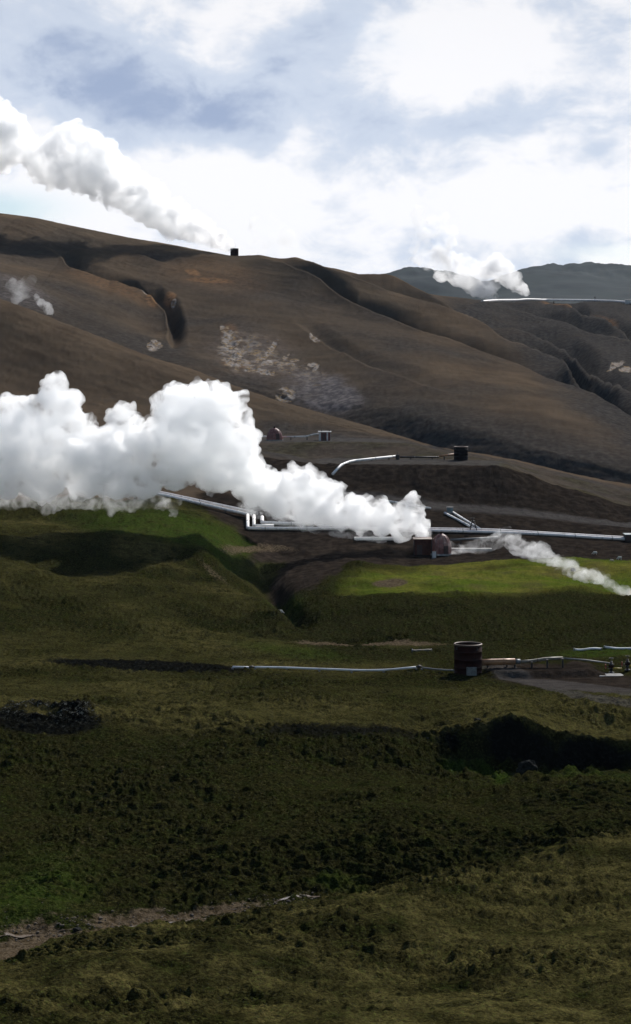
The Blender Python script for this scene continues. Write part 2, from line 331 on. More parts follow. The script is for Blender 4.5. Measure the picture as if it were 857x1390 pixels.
def terrain_material():
    m, nt, out = material('land')
    b = nt.new('ShaderNodeBsdfPrincipled'); nt.l.new(b.outputs[0], out.inputs[0])
    b.inputs['Roughness'].default_value = .95; b.inputs['Specular IOR Level'].default_value = 0
    pos = nt.new('ShaderNodeNewGeometry').outputs['Position']
    mk = []
    for a in ('mask_a', 'mask_b', 'mask_c'):
        at = nt.new('ShaderNodeAttribute', attribute_name=a)
        sp = nt.new('ShaderNodeSeparateColor'); nt.l.new(at.outputs['Color'], sp.inputs[0])
        mk += [sp.outputs[0], sp.outputs[1], sp.outputs[2], at.outputs['Alpha']]
    veg, bright, olive, green, dirt, soil_shade, lava, pad, pale, grey, orange, scree_shade = mk
    n05 = nt.noise(pos, 2.2, 5, .65); n2 = nt.noise(pos, .45, 5, .6); n20 = nt.noise(pos, .06, 5, .55); nf = nt.noise(pos, 6, 3, .6)
    n100 = nt.noise(pos, .012, 4, .5)
    # bare volcanic slopes
    st = nt.new('ShaderNodeMapping'); nt.l.new(pos, st.inputs[0]); st.inputs['Rotation'].default_value = (0, 0, R(33)); st.inputs['Scale'].default_value = (.018, .22, .1)
    streak = nt.noise(st.outputs[0], 1, 5, .6)
    hill = nt.mix(nt.ramp(n20, .35, .65), HILL_A, HILL_B)
    hill = nt.mix(nt.m('MULTIPLY', nt.ramp(streak, .45, .7), .3), hill, HILL_C)
    hill = nt.mix(nt.m('MULTIPLY', nt.ramp(n05, .5, .75), .30), hill, (.045, .035, .028))
    hill = nt.mix(nt.m('MULTIPLY', nt.ramp(n100, .5, .68), .45), hill, HILL_C)
    scr = nt.mix(nt.ramp(n2, .35, .7), SCREE_A, SCREE_B)
    scr = nt.mix(nt.m('MULTIPLY', nt.ramp(streak, .5, .72), .5), scr, HILL_C)
    hill = nt.mix(scree_shade, hill, scr)
    col = hill
    col = nt.mix(grey, col, nt.mix(nt.ramp(n2, .38, .66), (.10, .09, .088), (.20, .175, .165)))
    col = nt.mix(nt.m('MULTIPLY', orange, nt.ramp(n2, .25, .6)), col, (.26, .145, .075))
    pn = nt.noise(pos, .35, 6, .75, .6)
    pcol = nt.mix(nt.ramp(pn, .38, .6), (.33, .30, .275), nt.mix(nt.ramp(n2, .4, .6), (.28, .19, .095), (.10, .085, .076)))
    col = nt.mix(nt.ramp(nt.m('ADD', pale, nt.m('MULTIPLY', nt.m('SUBTRACT', pn, .5), 1.0)), .14, .46), col, pcol)
    # moss, heath and grass
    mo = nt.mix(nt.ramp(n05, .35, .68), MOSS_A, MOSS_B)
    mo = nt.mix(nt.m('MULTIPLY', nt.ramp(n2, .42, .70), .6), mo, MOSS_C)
    mo = nt.mix(nt.m('MULTIPLY', olive, nt.ramp(n2, .28, .62)), mo, nt.mix(nt.ramp(n05, .35, .65), OLIVE_A, OLIVE_B))
    mo = nt.mix(nt.m('MULTIPLY', green, nt.ramp(n2, .22, .6)), mo, nt.mix(nt.ramp(n05, .3, .7), GREEN_A, GREEN_B))
    bg = nt.mix(nt.ramp(n20, .36, .62), (.085, .125, .012), (.165, .155, .030))
    bg = nt.mix(nt.m('MULTIPLY', nt.ramp(n2, .42, .7), .6), bg, (.060, .066, .014))
    bg = nt.mix(nt.m('MULTIPLY', nt.ramp(nt.noise(pos, .13, 5, .65), .5, .66), .6), bg, (.10, .082, .034))
    mo = nt.mix(bright, mo, bg)
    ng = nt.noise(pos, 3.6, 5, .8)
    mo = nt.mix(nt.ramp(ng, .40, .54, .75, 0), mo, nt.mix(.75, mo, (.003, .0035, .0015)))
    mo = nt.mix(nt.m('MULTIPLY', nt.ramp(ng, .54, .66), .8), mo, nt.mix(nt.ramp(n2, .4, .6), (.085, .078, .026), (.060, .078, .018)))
    # grey lichen flecks on the tops of the hummocks
    fl = nt.m('MULTIPLY', nt.ramp(nt.noise(pos, 3.0, 6, .8), .62, .70), nt.ramp(nt.noise(pos, .11, 3), .46, .62))
    mo = nt.mix(nt.m('MULTIPLY', fl, .55), mo, (.12, .125, .095))
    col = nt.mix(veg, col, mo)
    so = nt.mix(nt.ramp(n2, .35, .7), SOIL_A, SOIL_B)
    col = nt.mix(nt.ramp(nt.m('ADD', soil_shade, nt.m('MULTIPLY', nt.m('SUBTRACT', n2, .5), .7)), .3, .7), col, so)
    di = nt.mix(nt.ramp(n05, .35, .65), (.050, .036, .020), (.115, .088, .058))
    col = nt.mix(nt.ramp(nt.m('ADD', dirt, nt.m('MULTIPLY', nt.m('SUBTRACT', n05, .5), .9)), .35, .65), col, di)
    la = nt.mix(nt.ramp(n05, .4, .7), (.004, .004, .0035), (.012, .012, .009))
    la = nt.mix(nt.m('MULTIPLY', nt.ramp(nt.noise(pos, 2.2, 6, .8), .55, .64), nt.m('ADD', nt.m('MULTIPLY', grey, .9), .06)), la, (.19, .20, .18))
    col = nt.mix(nt.ramp(nt.m('ADD', lava, nt.m('MULTIPLY', nt.m('SUBTRACT', n05, .5), .8)), .35, .65), col, la)
    col = nt.mix(nt.m('MULTIPLY', pad, .85), col, nt.mix(nt.ramp(n2, .3, .7), (.055, .05, .046), (.085, .078, .072)))
    nt.set(b.inputs['Base Color'], col)
    bp = nt.new('ShaderNodeBump'); bp.inputs['Strength'].default_value = 1.0; bp.inputs['Distance'].default_value = .26
    h = nt.m('ADD', n05, nt.m('MULTIPLY', nf, .6)); nt.l.new(h, bp.inputs['Height']); nt.l.new(bp.outputs[0], b.inputs['Normal'])
    return m
HILL_A, HILL_B, HILL_C = (.088, .064, .044), (.122, .089, .060), (.066, .055, .042)
SCREE_A, SCREE_B = (.040, .036, .033), (.075, .067, .060)
MOSS_A, MOSS_B, MOSS_C = (.009, .009, .0035), (.034, .031, .011), (.019, .024, .006)  # moss darkened in its colour to stand in for cloud shadow
OLIVE_A, OLIVE_B = (.108, .090, .032), (.056, .051, .017)  # first tone brightened to put sunlit patches into the moor's colour
GREEN_A, GREEN_B = (.022, .044, .006), (.046, .066, .012)
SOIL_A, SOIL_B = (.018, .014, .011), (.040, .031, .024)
land = terrain_material()
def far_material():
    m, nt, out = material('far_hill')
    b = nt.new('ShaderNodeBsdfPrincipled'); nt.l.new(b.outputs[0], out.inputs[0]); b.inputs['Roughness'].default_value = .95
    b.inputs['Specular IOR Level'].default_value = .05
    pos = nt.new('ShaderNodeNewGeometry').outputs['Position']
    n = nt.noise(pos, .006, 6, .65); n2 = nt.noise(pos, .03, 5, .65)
    col = nt.mix(nt.ramp(n, .38, .62), (.009, .016, .019), (.020, .029, .029))  # rock tones darkened and blued to paint in distance haze
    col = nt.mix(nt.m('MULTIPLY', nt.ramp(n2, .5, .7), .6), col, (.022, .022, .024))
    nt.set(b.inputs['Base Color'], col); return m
rs = int(np.searchsorted(RP, 30.0))
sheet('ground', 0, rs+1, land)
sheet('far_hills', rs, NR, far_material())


# ------------------------------------------------------------------ steam
def tag(o, label, cat, group=None, kind=None):
    o['label'] = label; o['category'] = cat
    if group: o['group'] = group
    if kind: o['kind'] = kind
    return o
def steam_material(name, density, wisp=0., scale=.2, lo=.45, hi=.6, aniso=.25, floor=0., step=.4):
    m, nt, out = material(name)
    v = nt.new('ShaderNodeVolumePrincipled'); nt.l.new(v.outputs[0], out.inputs['Volume'])
    v.inputs['Color'].default_value = (.9962, .9984, 1.0, 1); v.inputs['Anisotropy'].default_value = aniso  # blue tint paints cool skylit shade into the steam
    v.inputs['Density'].default_value = density
    if wisp:
        pos = nt.new('ShaderNodeNewGeometry').outputs['Position']
        n = nt.noise(pos, scale, 5, .66, .6)
        nt.set(v.inputs['Density'], nt.m('MULTIPLY', nt.ramp(n, lo, hi, floor, 1), density)); m.cycles.volume_step_rate = step
    return m
def steam(name, circles, mat, voxel, label, seed=1, kids=18, grand=16, depth=.6, lump=.5, rise=.35, link=True, group='plumes of white steam'):
    """a cloud of steam: billows carrying smaller billows, fused into one skin"""
    rng = random.Random(seed); puffs = []
    for (px, py, r, d) in (chain(circles) if link else circles):
        c = P(px, py, d); rad = r/F*d
        c.y += rng.uniform(-1, 1)*rad*(.3 if link else depth)
        puffs.append((c, rad*.86))
        for k in range(kids):
            v = Vector((rng.gauss(0,1), rng.gauss(0,1), rng.gauss(0,1)+rise)).normalized()
            r1 = rad*rng.uniform(.20, .26+lump*.4)*(.6 if v.z < -.25 else 1); c1 = c+v*rad*rng.uniform(.66, .88)
            puffs.append((c1, r1))
            for q in range(grand):
                u = (Vector((rng.gauss(0,1), rng.gauss(0,1), rng.gauss(0,1)))+v*1.1).normalized()
                r2 = r1*rng.uniform(.18, .48)
                if r2 > voxel*1.0: puffs.append((c1+u*r1*rng.uniform(.75, .95), r2))
    ico = bmesh.new(); bmesh.ops.create_icosphere(ico, subdivisions=2, radius=1)
    bv = np.array([v.co[:] for v in ico.verts]); bf = np.array([[v.index for v in f.verts] for f in ico.faces]); ico.free()
    A = np.array([(*c, r) for c, r in puffs])
    V = (A[:,None,:3]+A[:,None,3:]*bv[None]).reshape(-1, 3)
    Fc = (bf[None]+(np.arange(len(A))*len(bv))[:,None,None]).reshape(-1, 3)
    base = P(*circles[0][:2], circles[0][3])
    me = bpy.data.meshes.new(name); V = V-np.array(base[:])
    me.vertices.add(len(V)); me.vertices.foreach_set('co', V.astype(np.float32).ravel())
    me.loops.add(Fc.size); me.loops.foreach_set('vertex_index', Fc.astype(np.int32).ravel())
    me.polygons.add(len(Fc)); me.polygons.foreach_set('loop_start', np.arange(0, Fc.size, 3, dtype=np.int32))
    me.update(calc_edges=True)
    me.materials.append(mat)
    o = bpy.data.objects.new(name, me); C.objects.link(o); o.location = base
    rm = o.modifiers.new('skin', 'REMESH'); rm.mode = 'VOXEL'; rm.voxel_size = voxel
    for k, (sc, st) in enumerate(((9, 3.2), (3.5, 1.6))):
        tx = bpy.data.textures.new(name+'_billow', 'CLOUDS'); tx.noise_scale = voxel*sc; tx.noise_depth = 2
        dm = o.modifiers.new('billow', 'DISPLACE'); dm.texture = tx; dm.strength = voxel*st; dm.mid_level = .5; dm.texture_coords = 'LOCAL'
    tag(o, label, 'steam', group)
    return o
def chain(circles):
    out = [circles[0]]
    for c in circles[1:]:
        a = min(out, key=lambda q: math.dist(q[:2], c[:2])-q[2])
        n = int(math.hypot(math.dist(a[:2], c[:2]), (c[3]-a[3])*F/c[3])/max(1e-3, .5*(a[2]+c[2])))
        for k in range(1, n+1): out.append(tuple(a[i]+(c[i]-a[i])*k/(n+1) for i in range(4)))
        out.append(c)
    return out
def drift(lst): return [(x, y, r, 410+36*max(-.5, min(1, x/578))) for x, y, r in lst]     # the wind brings the plume a little nearer
def at(d, lst): return [(*t, d) if len(t) == 3 else t for t in lst]
steam('steam_plume', drift([(579,737,7),(573,725,12),(562,708,18),(560,686,15),(563,679,11),(545,722,18),(540,708,22),(518,712,20),(512,700,24),(490,705,24),(485,690,22),(465,698,26),(447,676,26),(440,698,24),(420,672,34),(412,700,20),(400,662,32),(402,645,17),(385,688,24),(362,668,32),(340,655,34),(345,684,16),(320,638,36),(330,600,26),(300,600,54),(292,640,36),(265,560,48),(302,552,30),(245,600,50),(240,638,34),(224,560,26),(198,655,28),(166,564,20),(175,612,44),(160,655,30),(128,618,48),(115,652,32),(76,552,37),(58,610,54),(100,575,26),(60,655,32),(12,580,42),(8,650,34),(0,620,46),(-50,600,66),(-60,650,44),(-130,600,76),(-150,650,40),(-230,610,80)]),
      steam_material('dense_steam', .95, 1, .26, .43, .58, .72, floor=.08, step=.1), .36, 'huge dense white steam plume drifting left across the hillside from the tall red dome', 3, link=False)
steam('steam_plume', [(318,338,5,1040),(305,331,11,1040),(285,320,18,1040),(258,310,24,1042),(228,296,28,1045),(198,277,32,1048),(165,256,36,1050),(132,236,38,1052),(128,203,26,1055),(88,232,32,1055),(96,198,30,1056),(60,228,27,1058),(48,205,20,1060),(20,200,28,1062),(2,182,36,1066),(-30,200,56,1070),(-14,158,32,1072)],
      steam_material('ridge_steam', .42, 1, .11, .43, .58, .70, floor=.08, step=.1), .7, 'long white steam plume rising to the left from the dark silencer on the skyline ridge', 5)
thin = steam_material('thin_steam', .20, 1, .34, .42, .66, .4, floor=.04)
far_thin = steam_material('far_thin_steam', .075, 1, .07, .40, .60, .4, floor=.05)
steam('steam_plume', [(346,342,8,1046),(354,333,12,1048),(366,325,16,1052),(385,322,16,1056),(400,328,10,1058),(350,312,14,1050),(372,303,12,1055),(345,296,9,1055),(336,336,8,1046)], far_thin, .8, 'faint wisps of steam on the skyline just right of the dark ridge drum', 8)
steam('steam_plume', [(718,399,4,1525),(709,393,9,1525),(697,383,13,1528),(684,374,15,1530),(670,364,16,1532),(660,370,12,1532),(690,363,9,1530),(676,352,9,1532)], steam_material('plateau_steam', .20, 1, .07, .40, .60, .5, floor=.2, step=.15), .9, 'compact bright steam plume at the right end of the distant steam, by the plateau pipeline', 9)
steam('steam_plume', [(676,404,4,1500),(664,400,9,1500),(645,392,13,1503),(636,382,14,1505),(622,378,15,1508),(608,362,17,1512),(628,358,16,1512),(596,350,16,1518),(580,356,13,1520),(566,350,10,1522),(605,330,13,1522),(614,316,9,1524),(575,332,10,1526),(600,374,12,1512),(668,390,11,1508),(656,376,14,1510),(645,368,14,1512),(590,300,9,1528),(604,296,8,1528),(580,316,9,1528)], steam_material('plateau_thin_steam', .16, 1, .06, .43, .62, .5, floor=.08, step=.2), .9, 'ragged distant steam plume rising left of the compact one on the plateau', 10)
steam('steam_plume', [(572,318,8,1530),(566,300,8,1532),(570,284,7,1534),(562,340,8,1530),(590,318,9,1530),(585,300,7,1530)], far_thin, 1.0, 'faint tall wisp of steam at the left of the distant plumes', 12)
steam('steam_plume', [(900,822,5,352),(880,817,6,360),(860,811,8,366),(845,804,9,372),(828,799,12,378),(808,790,15,386),(788,786,16,394),(770,775,19,402),(750,770,17,411),(735,757,19,420),(712,752,15,428),(698,738,15,434),(688,728,12,439),(674,736,12,438),(660,742,11,437),(645,744,11,437),(630,746,10,437),(618,750,8,437)], thin, .34, 'thin translucent steam trail drifting over the bright grass towards the pipes', 13)
steam('steam_plume', [(666,758,4,438),(652,756,6,438),(636,753,8,438),(620,749,10,437),(606,744,10,436),(598,738,8,435)], thin, .3, 'low thin steam creeping along the slab beside the tall red dome', 14)
steam('steam_plume', [(538,742,4,447),(522,741,5,448),(508,741,5,449),(495,738,6,449),(480,735,7,450)], thin, .3, 'low white steam hugging the ground under the big plume', 15)
steam('steam_plume', [(-90,680,20,418),(-50,686,13,418),(-20,674,18,417),(12,682,14,417),(45,672,18,418),(70,688,10,418),(95,676,17,420),(128,684,12,422),(150,676,16,423),(176,690,9,424),(196,676,16,425),(222,684,10,427),(150,696,6,423),(60,697,6,418)], thin, .36, 'ragged translucent steam fraying along the lower left edge of the huge plume', 21)
steam('steam_plume', [(330,690,9,430),(350,698,9,431),(375,706,8,432),(400,712,8,433),(430,718,8,436),(460,724,8,438),(490,728,8,440),(520,732,7,442)], thin, .34, 'ragged translucent steam fraying under the right half of the huge plume', 22)
steam('steam_plume', [(236,712,3,440),(234,703,5,441),(238,694,6,442),(230,686,8,443),(242,682,6,443)], thin, .3, 'thin wisp of steam hanging down over the green slope below the big plume', 16)
steam('steam_plume', [(22,410,7,770),(30,400,10,772),(36,390,11,775),(44,382,8,778),(18,390,10,776)], far_thin, .5, 'thin steam wisp from the grey ground at the left edge of the hillside', 17)
steam('steam_plume', [(72,426,4,742),(65,420,8,744),(57,413,7,746),(50,404,5,750)], steam_material('vent_steam', .16, 1, .25, .42, .64, .4, floor=.03), .45, 'small white puff of steam above the crest of the near brown ridge', 18)

# ------------------------------------------------------------------ shapes
class MB:
    """collects shapes given in world metres and links them as one mesh object"""
    def __init__(s): s.bm = bmesh.new()
    def box(s, c, sx, sy, sz, rz=0., bev=0., tilt=0.):
        r = bmesh.ops.create_cube(s.bm, size=1.0)
        M = Matrix.Translation(c) @ Matrix.Rotation(rz, 4, 'Z') @ Matrix.Rotation(tilt, 4, 'X') @ Matrix.Diagonal((sx, sy, sz, 1))
        bmesh.ops.transform(s.bm, matrix=M, verts=r['verts'])
        if bev:
            es = {e for v in r['verts'] for e in v.link_edges}
            bmesh.ops.bevel(s.bm, geom=list(es), offset=bev, segments=2, affect='EDGES')
        return s
    def tube(s, pts, r, n=12, cap=True):
        pts = [Vector(p) for p in pts]
        # round the corners
        q = [pts[0]]
        for i in range(1, len(pts)-1):
            a, b, c = pts[i-1], pts[i], pts[i+1]
            k = min(2.2*r, .4*(b-a).length, .4*(c-b).length)
            p0, p1 = b+(a-b).normalized()*k, b+(c-b).normalized()*k
            for t in (0, .33, .67, 1): q.append(p0*(1-t)**2+b*2*t*(1-t)+p1*t*t)
        q.append(pts[-1]); rings = []
        for i, p in enumerate(q):
            d = (q[min(i+1, len(q)-1)]-q[max(i-1, 0)]).normalized()
            up = Vector((0, 0, 1)) if abs(d.z) < .95 else Vector((0, 1, 0))
            x = d.cross(up).normalized(); y = x.cross(d)
            rings.append([s.bm.verts.new(p+(x*math.cos(2*math.pi*j/n)+y*math.sin(2*math.pi*j/n))*r) for j in range(n)])
        for a, b in zip(rings, rings[1:]):
            for j in range(n):
                f = s.bm.faces.new((a[j], a[(j+1)%n], b[(j+1)%n], b[j])); f.smooth = True
        if cap: s.bm.faces.new(rings[0][::-1]); s.bm.faces.new(rings[-1])
        return s
    def lathe(s, c, prof, n=32, smooth=True, a0=0.):
        """profile of (radius, height) turned about the upright through c"""
        c = Vector(c); rings = []
        for r, z in prof:
            if r < 1e-4: rings.append([s.bm.verts.new(c+Vector((0, 0, z)))]*n)
            else: rings.append([s.bm.verts.new(c+Vector((math.cos(a0+2*math.pi*j/n)*r, math.sin(a0+2*math.pi*j/n)*r, z))) for j in range(n)])
        for a, b in zip(rings, rings[1:]):
            for j in range(n):
                vs = []
                for v in (a[j], a[(j+1)%n], b[(j+1)%n], b[j]):
                    if v not in vs: vs.append(v)
                if len(vs) > 2:
                    f = s.bm.faces.new(vs); f.smooth = smooth
        return s
    def ring(s, c, R0, r, axis='Z', n=20, m=6):
        c = Vector(c); rings = []
        for i in range(n):
            a = 2*math.pi*i/n; row = []
            for j in range(m):
                b = 2*math.pi*j/m; rr = R0+r*math.cos(b); v = Vector((rr*math.cos(a), rr*math.sin(a), r*math.sin(b)))
                if axis == 'Y': v = Vector((v.x, v.z, v.y))
                if axis == 'X': v = Vector((v.z, v.x, v.y))
                row.append(s.bm.verts.new(c+v))
            rings.append(row)
        for i in range(n):
            for j in range(m):
                f = s.bm.faces.new((rings[i][j], rings[(i+1)%n][j], rings[(i+1)%n][(j+1)%m], rings[i][(j+1)%m])); f.smooth = True
        return s
    def build(s, name, mat, parent=None):
        bmesh.ops.recalc_face_normals(s.bm, faces=s.bm.faces)
        org = Vector((0, 0, 0)); p = parent
        while p is not None: org += p.location; p = p.parent
        if parent is None:
            org = sum((v.co for v in s.bm.verts), Vector())/len(s.bm.verts); org.z = min(v.co.z for v in s.bm.verts)
        for v in s.bm.verts: v.co -= org
        me = bpy.data.meshes.new(name); s.bm.to_mesh(me); s.bm.free(); me.materials.append(mat)
        o = bpy.data.objects.new(name, me); C.objects.link(o)
        if parent is None: o.location = org
        else: o.parent = parent
        return o
def thing(name, loc, label, cat, group=None):
    o = bpy.data.objects.new(name, None); o.empty_display_size = .5; C.objects.link(o); o.location = loc
    return tag(o, label, cat, group)

surf('rust', (.022, .0075, .0055), .9, 0, .35, .8, (.042, .014, .008), .6, .3)
surf('rust_rim', (.11, .07, .05), .55, .2, .3, 1.5, (.16, .06, .03), .6)  # lighter rust puts the tank rim's sunlight into the colour
surf('rust_black', (.012, .009, .009), .9, 0, .3, .6)
surf('pale_panel', (.16, .165, .15), .6, 0, .25, 2.0, (.09, .05, .03), .6)
surf('clad_pipe', (.74, .69, .66), .5, 0, .10, .5, (.30, .22, .17), .5)
surf('white_pipe', (.76, .74, .71), .5, 0, .08, .5, (.34, .28, .22), .4)
surf('tan_pipe', (.34, .17, .075), .5, .1, .25, .7, (.15, .06, .03), .7)
surf('dull_pipe', (.20, .17, .12), .55, .1, .25, .7, (.12, .06, .03), .6)
surf('grey_pipe', (.17, .17, .16), .55, .2, .2, 1.)
surf('steel', (.045, .043, .042), .6, .5, .3, 2., (.07, .03, .015), .6)
surf('yellow_paint', (.45, .30, .03), .5, 0, .15, 2., (.15, .07, .03), .4)
surf('red_wheel', (.30, .03, .02), .5, 0, .15, 3.)
surf('concrete', (.30, .29, .27), .9, 0, .25, .9, (.16, .14, .12), .5, .2)
surf('red_dome', (.200, .068, .052), .55, 0, .25, .9, (.33, .20, .17), .55, .25)
surf('dark_door', (.05, .022, .018), .6, 0, .2, 2.)
surf('brown_wall', (.075, .030, .022), .75, 0, .3, .9, (.13, .055, .032), .6, .2)
surf('hut_white', (.55, .53, .51), .6, 0, .12, 1.2, (.32, .22, .18), .4)
surf('hut_red', (.13, .035, .028), .65, 0, .2, 1.2)
surf('roof_grey', (.14, .14, .145), .55, .3, .2, 1.2)
surf('teal_box', (.12, .17, .19), .5, 0, .2, 1.5, (.09, .05, .03), .5)
surf('wool', (.62, .58, .50), .95, 0, .18, 9., None, 0, .6)
surf('wool_shy', (.44, .38, .30), .95, 0, .2, 9., None, 0, .6)
surf('rock', (.014, .014, .012), .95, 0, .5, 2.6, (.045, .048, .036), .6, .6)
surf('pale_rock', (.020, .020, .017), .95, 0, .5, 3.0, (.17, .175, .155), .75, .6)
surf('stone', (.14, .115, .09), .9, 0, .5, 1.5, (.05, .045, .035), .8, .4)
surf('black_rubber', (.012, .012, .012), .8)

# ------------------------------------------------------------------ boilers, domes and huts
def silencer(px, d, dia, h, label, mat='rust', hatch=None, n=36):
    """an open steel drum that quietens a borehole's steam"""
    b = G(px, d, -.15); r = dia/2
    t = thing('silencer_tank', b, label, 'steam silencer', 'steel silencer drums')
    prof = [(r+.10, 0), (r+.10, .25), (r, .28)]
    for k in (1, 2, 3):
        z = h*k/4; prof += [(r, z-.05), (r+.018, z-.04), (r+.018, z+.04), (r, z+.05)]
    prof += [(r, h-.18), (r-.14, h-.18), (r-.14, .4), (0, .4)]
    MB().lathe(b, prof, n, True).build('shell', MATS[mat], t)
    MB().ring(b+Vector((0, 0, h-.10)), r-.05, .13, 'Z', n, 8).build('rim', MATS['rust_rim'], t)
    for k in range(4):
        a = .6+k*math.pi/2; MB().box(b+Vector((math.cos(a)*(r+.09), math.sin(a)*(r+.09), h-.55)), .12, .22, .4, a).build('lifting_lug', MATS['steel'], t)
    if hatch:
        x, w, hh = hatch
        p = MB().box(b+Vector((x, -r-.02, .15+hh/2)), w, .3, hh, 0, .03).build('hatch', MATS['pale_panel'], t)
        MB().box(b+Vector((x+w*.32, -r-.2, .15+hh*.5)), .06, .08, .22).build('handle', MATS['steel'], p)
    return t
silencer(635.5, 276, 4.0, 4.45, 'big rust brown cylindrical tank with a pale hatch, standing on the near moor', hatch=(.35, 1.45, 1.2))
silencer(626, 532, 3.9, 3.9, 'black steel drum on the end of the upper bench, behind the white elbow pipe', mat='rust_black')
silencer(318.5, 1041, 4.4, 4.2, 'small dark drum on the skyline ridge at the root of the long plume', mat='rust')

def dome(px, d, dia, h, straight, label, door_side=.4):
    b = G(px, d, -.2); r = dia/2
    t = thing('dome_hut', b, label, 'dome hut', 'red domes over the boreholes')
    # panelled shell: twelve gores, rings of flat panels
    prof = [(r, 0), (r, straight)]+[(r*math.cos(a), straight+(h-straight)*math.sin(a)) for a in np.linspace(.22, 1.48, 7)]+[(.02, h)]
    MB().lathe(b, prof, 14, False).build('shell', MATS['red_dome'], t)
    ribs = MB()
    for k in range(14):
        a = 2*math.pi*k/14
        ribs.tube([b+Vector((math.cos(a)*rr*1.006, math.sin(a)*rr*1.006, z)) for rr, z in prof[:-2]], .035, 5)
    ribs.build('seams', MATS['dark_door'], t)
    MB().lathe(b, [(r+.18, 0), (r+.18, .42), (r-.02, .42)], 28, False).build('plinth', MATS['concrete'], t)
    dx, dy = math.sin(door_side)*r, -math.cos(door_side)*r
    p = MB().box(b+Vector((dx, dy, 1.3)), .95, .22, 1.85, door_side, .02).build('door', MATS['dark_door'], t)
    MB().box(b+Vector((dx*1.07+.3, dy*1.07, 1.3)), .14, .1, .06, door_side).build('handle', MATS['steel'], p)
    MB().lathe(b+Vector((0, 0, h-.12)), [(.28, 0), (.28, .35), (.38, .36), (.38, .44), (0, .5)], 12).build('vent_cap', MATS['rust'], t)
    return t
dome(599, 437, 4.7, 4.9, 1.4, 'tall weathered red dome hut at the right end of the big steam plume')
dome(373, 579, 4.9, 4.0, .5, 'low rounded red dome hut alone on the higher bench above the steam')

def shed(px, d, sx, sy, h, label):
    b = G(px, d, -.2)
    t = thing('wellhead_shed', b, label, 'shed')
    m = MB().box(b+Vector((0, 0, h/2)), sx, sy, h)
    n = int(sx/.24)
    for k in range(n): m.box(b+Vector((-sx/2+(k+.5)*sx/n, -sy/2-.02, h/2)), .10, .05, h-.1)
    m.build('wall', MATS['brown_wall'], t)
    MB().box(b+Vector((0, 0, h+.08)), sx+.35, sy+.35, .16, 0, 0, R(3)).build('roof', MATS['rust_rim'], t)
    p = MB().box(b+Vector((-sx*.18, -sy/2-.09, 1.2)), 1.2, .08, 2.2).build('door', MATS['dark_door'], t)
    MB().box(b+Vector((-sx*.18+.42, -sy/2-.16, 1.2)), .08, .08, .2).build('handle', MATS['steel'], p)
    for k in (-1, 1): MB().tube([b+Vector((k*sx*.5, -sy/2-.12, 0)), b+Vector((k*sx*.5, -sy/2-.12, h))], .09, 8).build('post', MATS['steel'], t)
    return t
shed(573.5, 438, 4.0, 3.4, 3.6, 'dark brown corrugated shed in front of the steam, left of the tall red dome')
c = G(589.5, 432, -.05); t = thing('utility_cabinet', c, 'small pale utility cabinet standing between the brown shed and the red dome', 'cabinet')
MB().box(c+Vector((0, 0, .85)), .95, .7, 1.5, 0, .04).build('case', MATS['pale_panel'], t)
MB().box(c+Vector((0, 0, .06)), 1.1, .85, .16).build('plinth', MATS['concrete'], t)
MB().box(c+Vector((0, -.37, .85)), .8, .05, 1.3).build('door', MATS['hut_white'], t)
# low concrete slab beside the dome, and the pale basin left of the shed
tag(MB().box(G(640, 441, .12), 9.5, 3.2, .5, R(-3), .06).build('concrete_slab', MATS['concrete']), 'long low concrete slab at the foot of the pipes right of the tall dome', 'slab')
c = G(512, 449, .05); t = thing('settling_basin', c, 'low white walled basin under the steam, left of the brown shed', 'basin')
w_ = MB()
for (x, y, sx, sy) in ((0, -1.6, 10.6, .3), (0, 1.6, 10.6, .3), (-5.15, 0, .3, 2.88), (5.15, 0, .3, 2.88)): w_.box(c+Vector((x, y, .3)), sx, sy, .45)
w_.build('rim_wall', MATS['white_pipe'], t)
MB().box(c+Vector((0, 0, .12)), 9.9, 2.8, .4).build('milky_pool', MATS['white_pipe'], t)

# hut beside the low dome
c = G(441, 577, -.2); t = thing('pump_hut', c, 'small white and red panelled hut on the bench, right of the low dome', 'hut')
W_, D_, H_ = 3.5, 2.8, 2.7
m = MB()
for x0, x1 in ((-1.75, -1.15), (.55, 1.0)): m.box(c+Vector(((x0+x1)/2, -D_/2, H_/2)), x1-x0, .12, H_)
m.box(c+Vector((-1.69, 0, H_/2)), .12, D_-.12, H_); m.box(c+Vector((1.69, 0, H_/2)), .12, D_-.12, H_); m.box(c+Vector((0, D_/2, H_/2)), W_, .12, H_)
m.build('wall', MATS['hut_white'], t)
MB().box(c+Vector((-.3, -D_/2+.03, H_/2)), 1.7, .10, H_).build('red_panel', MATS['hut_red'], t)
MB().box(c+Vector((1.35, -D_/2+.03, H_/2)), .7, .10, H_).build('red_panel', MATS['hut_red'], t)
p = MB().box(c+Vector((-.3, -D_/2-.05, 1.15)), .9, .06, 2.0).build('door', MATS['dark_door'], t)
MB().box(c+Vector((.0, -D_/2-.10, 1.1)), .07, .07, .18).build('handle', MATS['steel'], p)
MB().box(c+Vector((0, 0, H_+.1)), W_+.5, D_+.5, .16, 0, 0, R(5)).build('roof', MATS['roof_grey'], t)
for k in (-.9, 1.35): MB().tube([c+Vector((k, .4, H_)), c+Vector((k, .4, H_+.9))], .10, 8).build('flue', MATS['steel'], t)

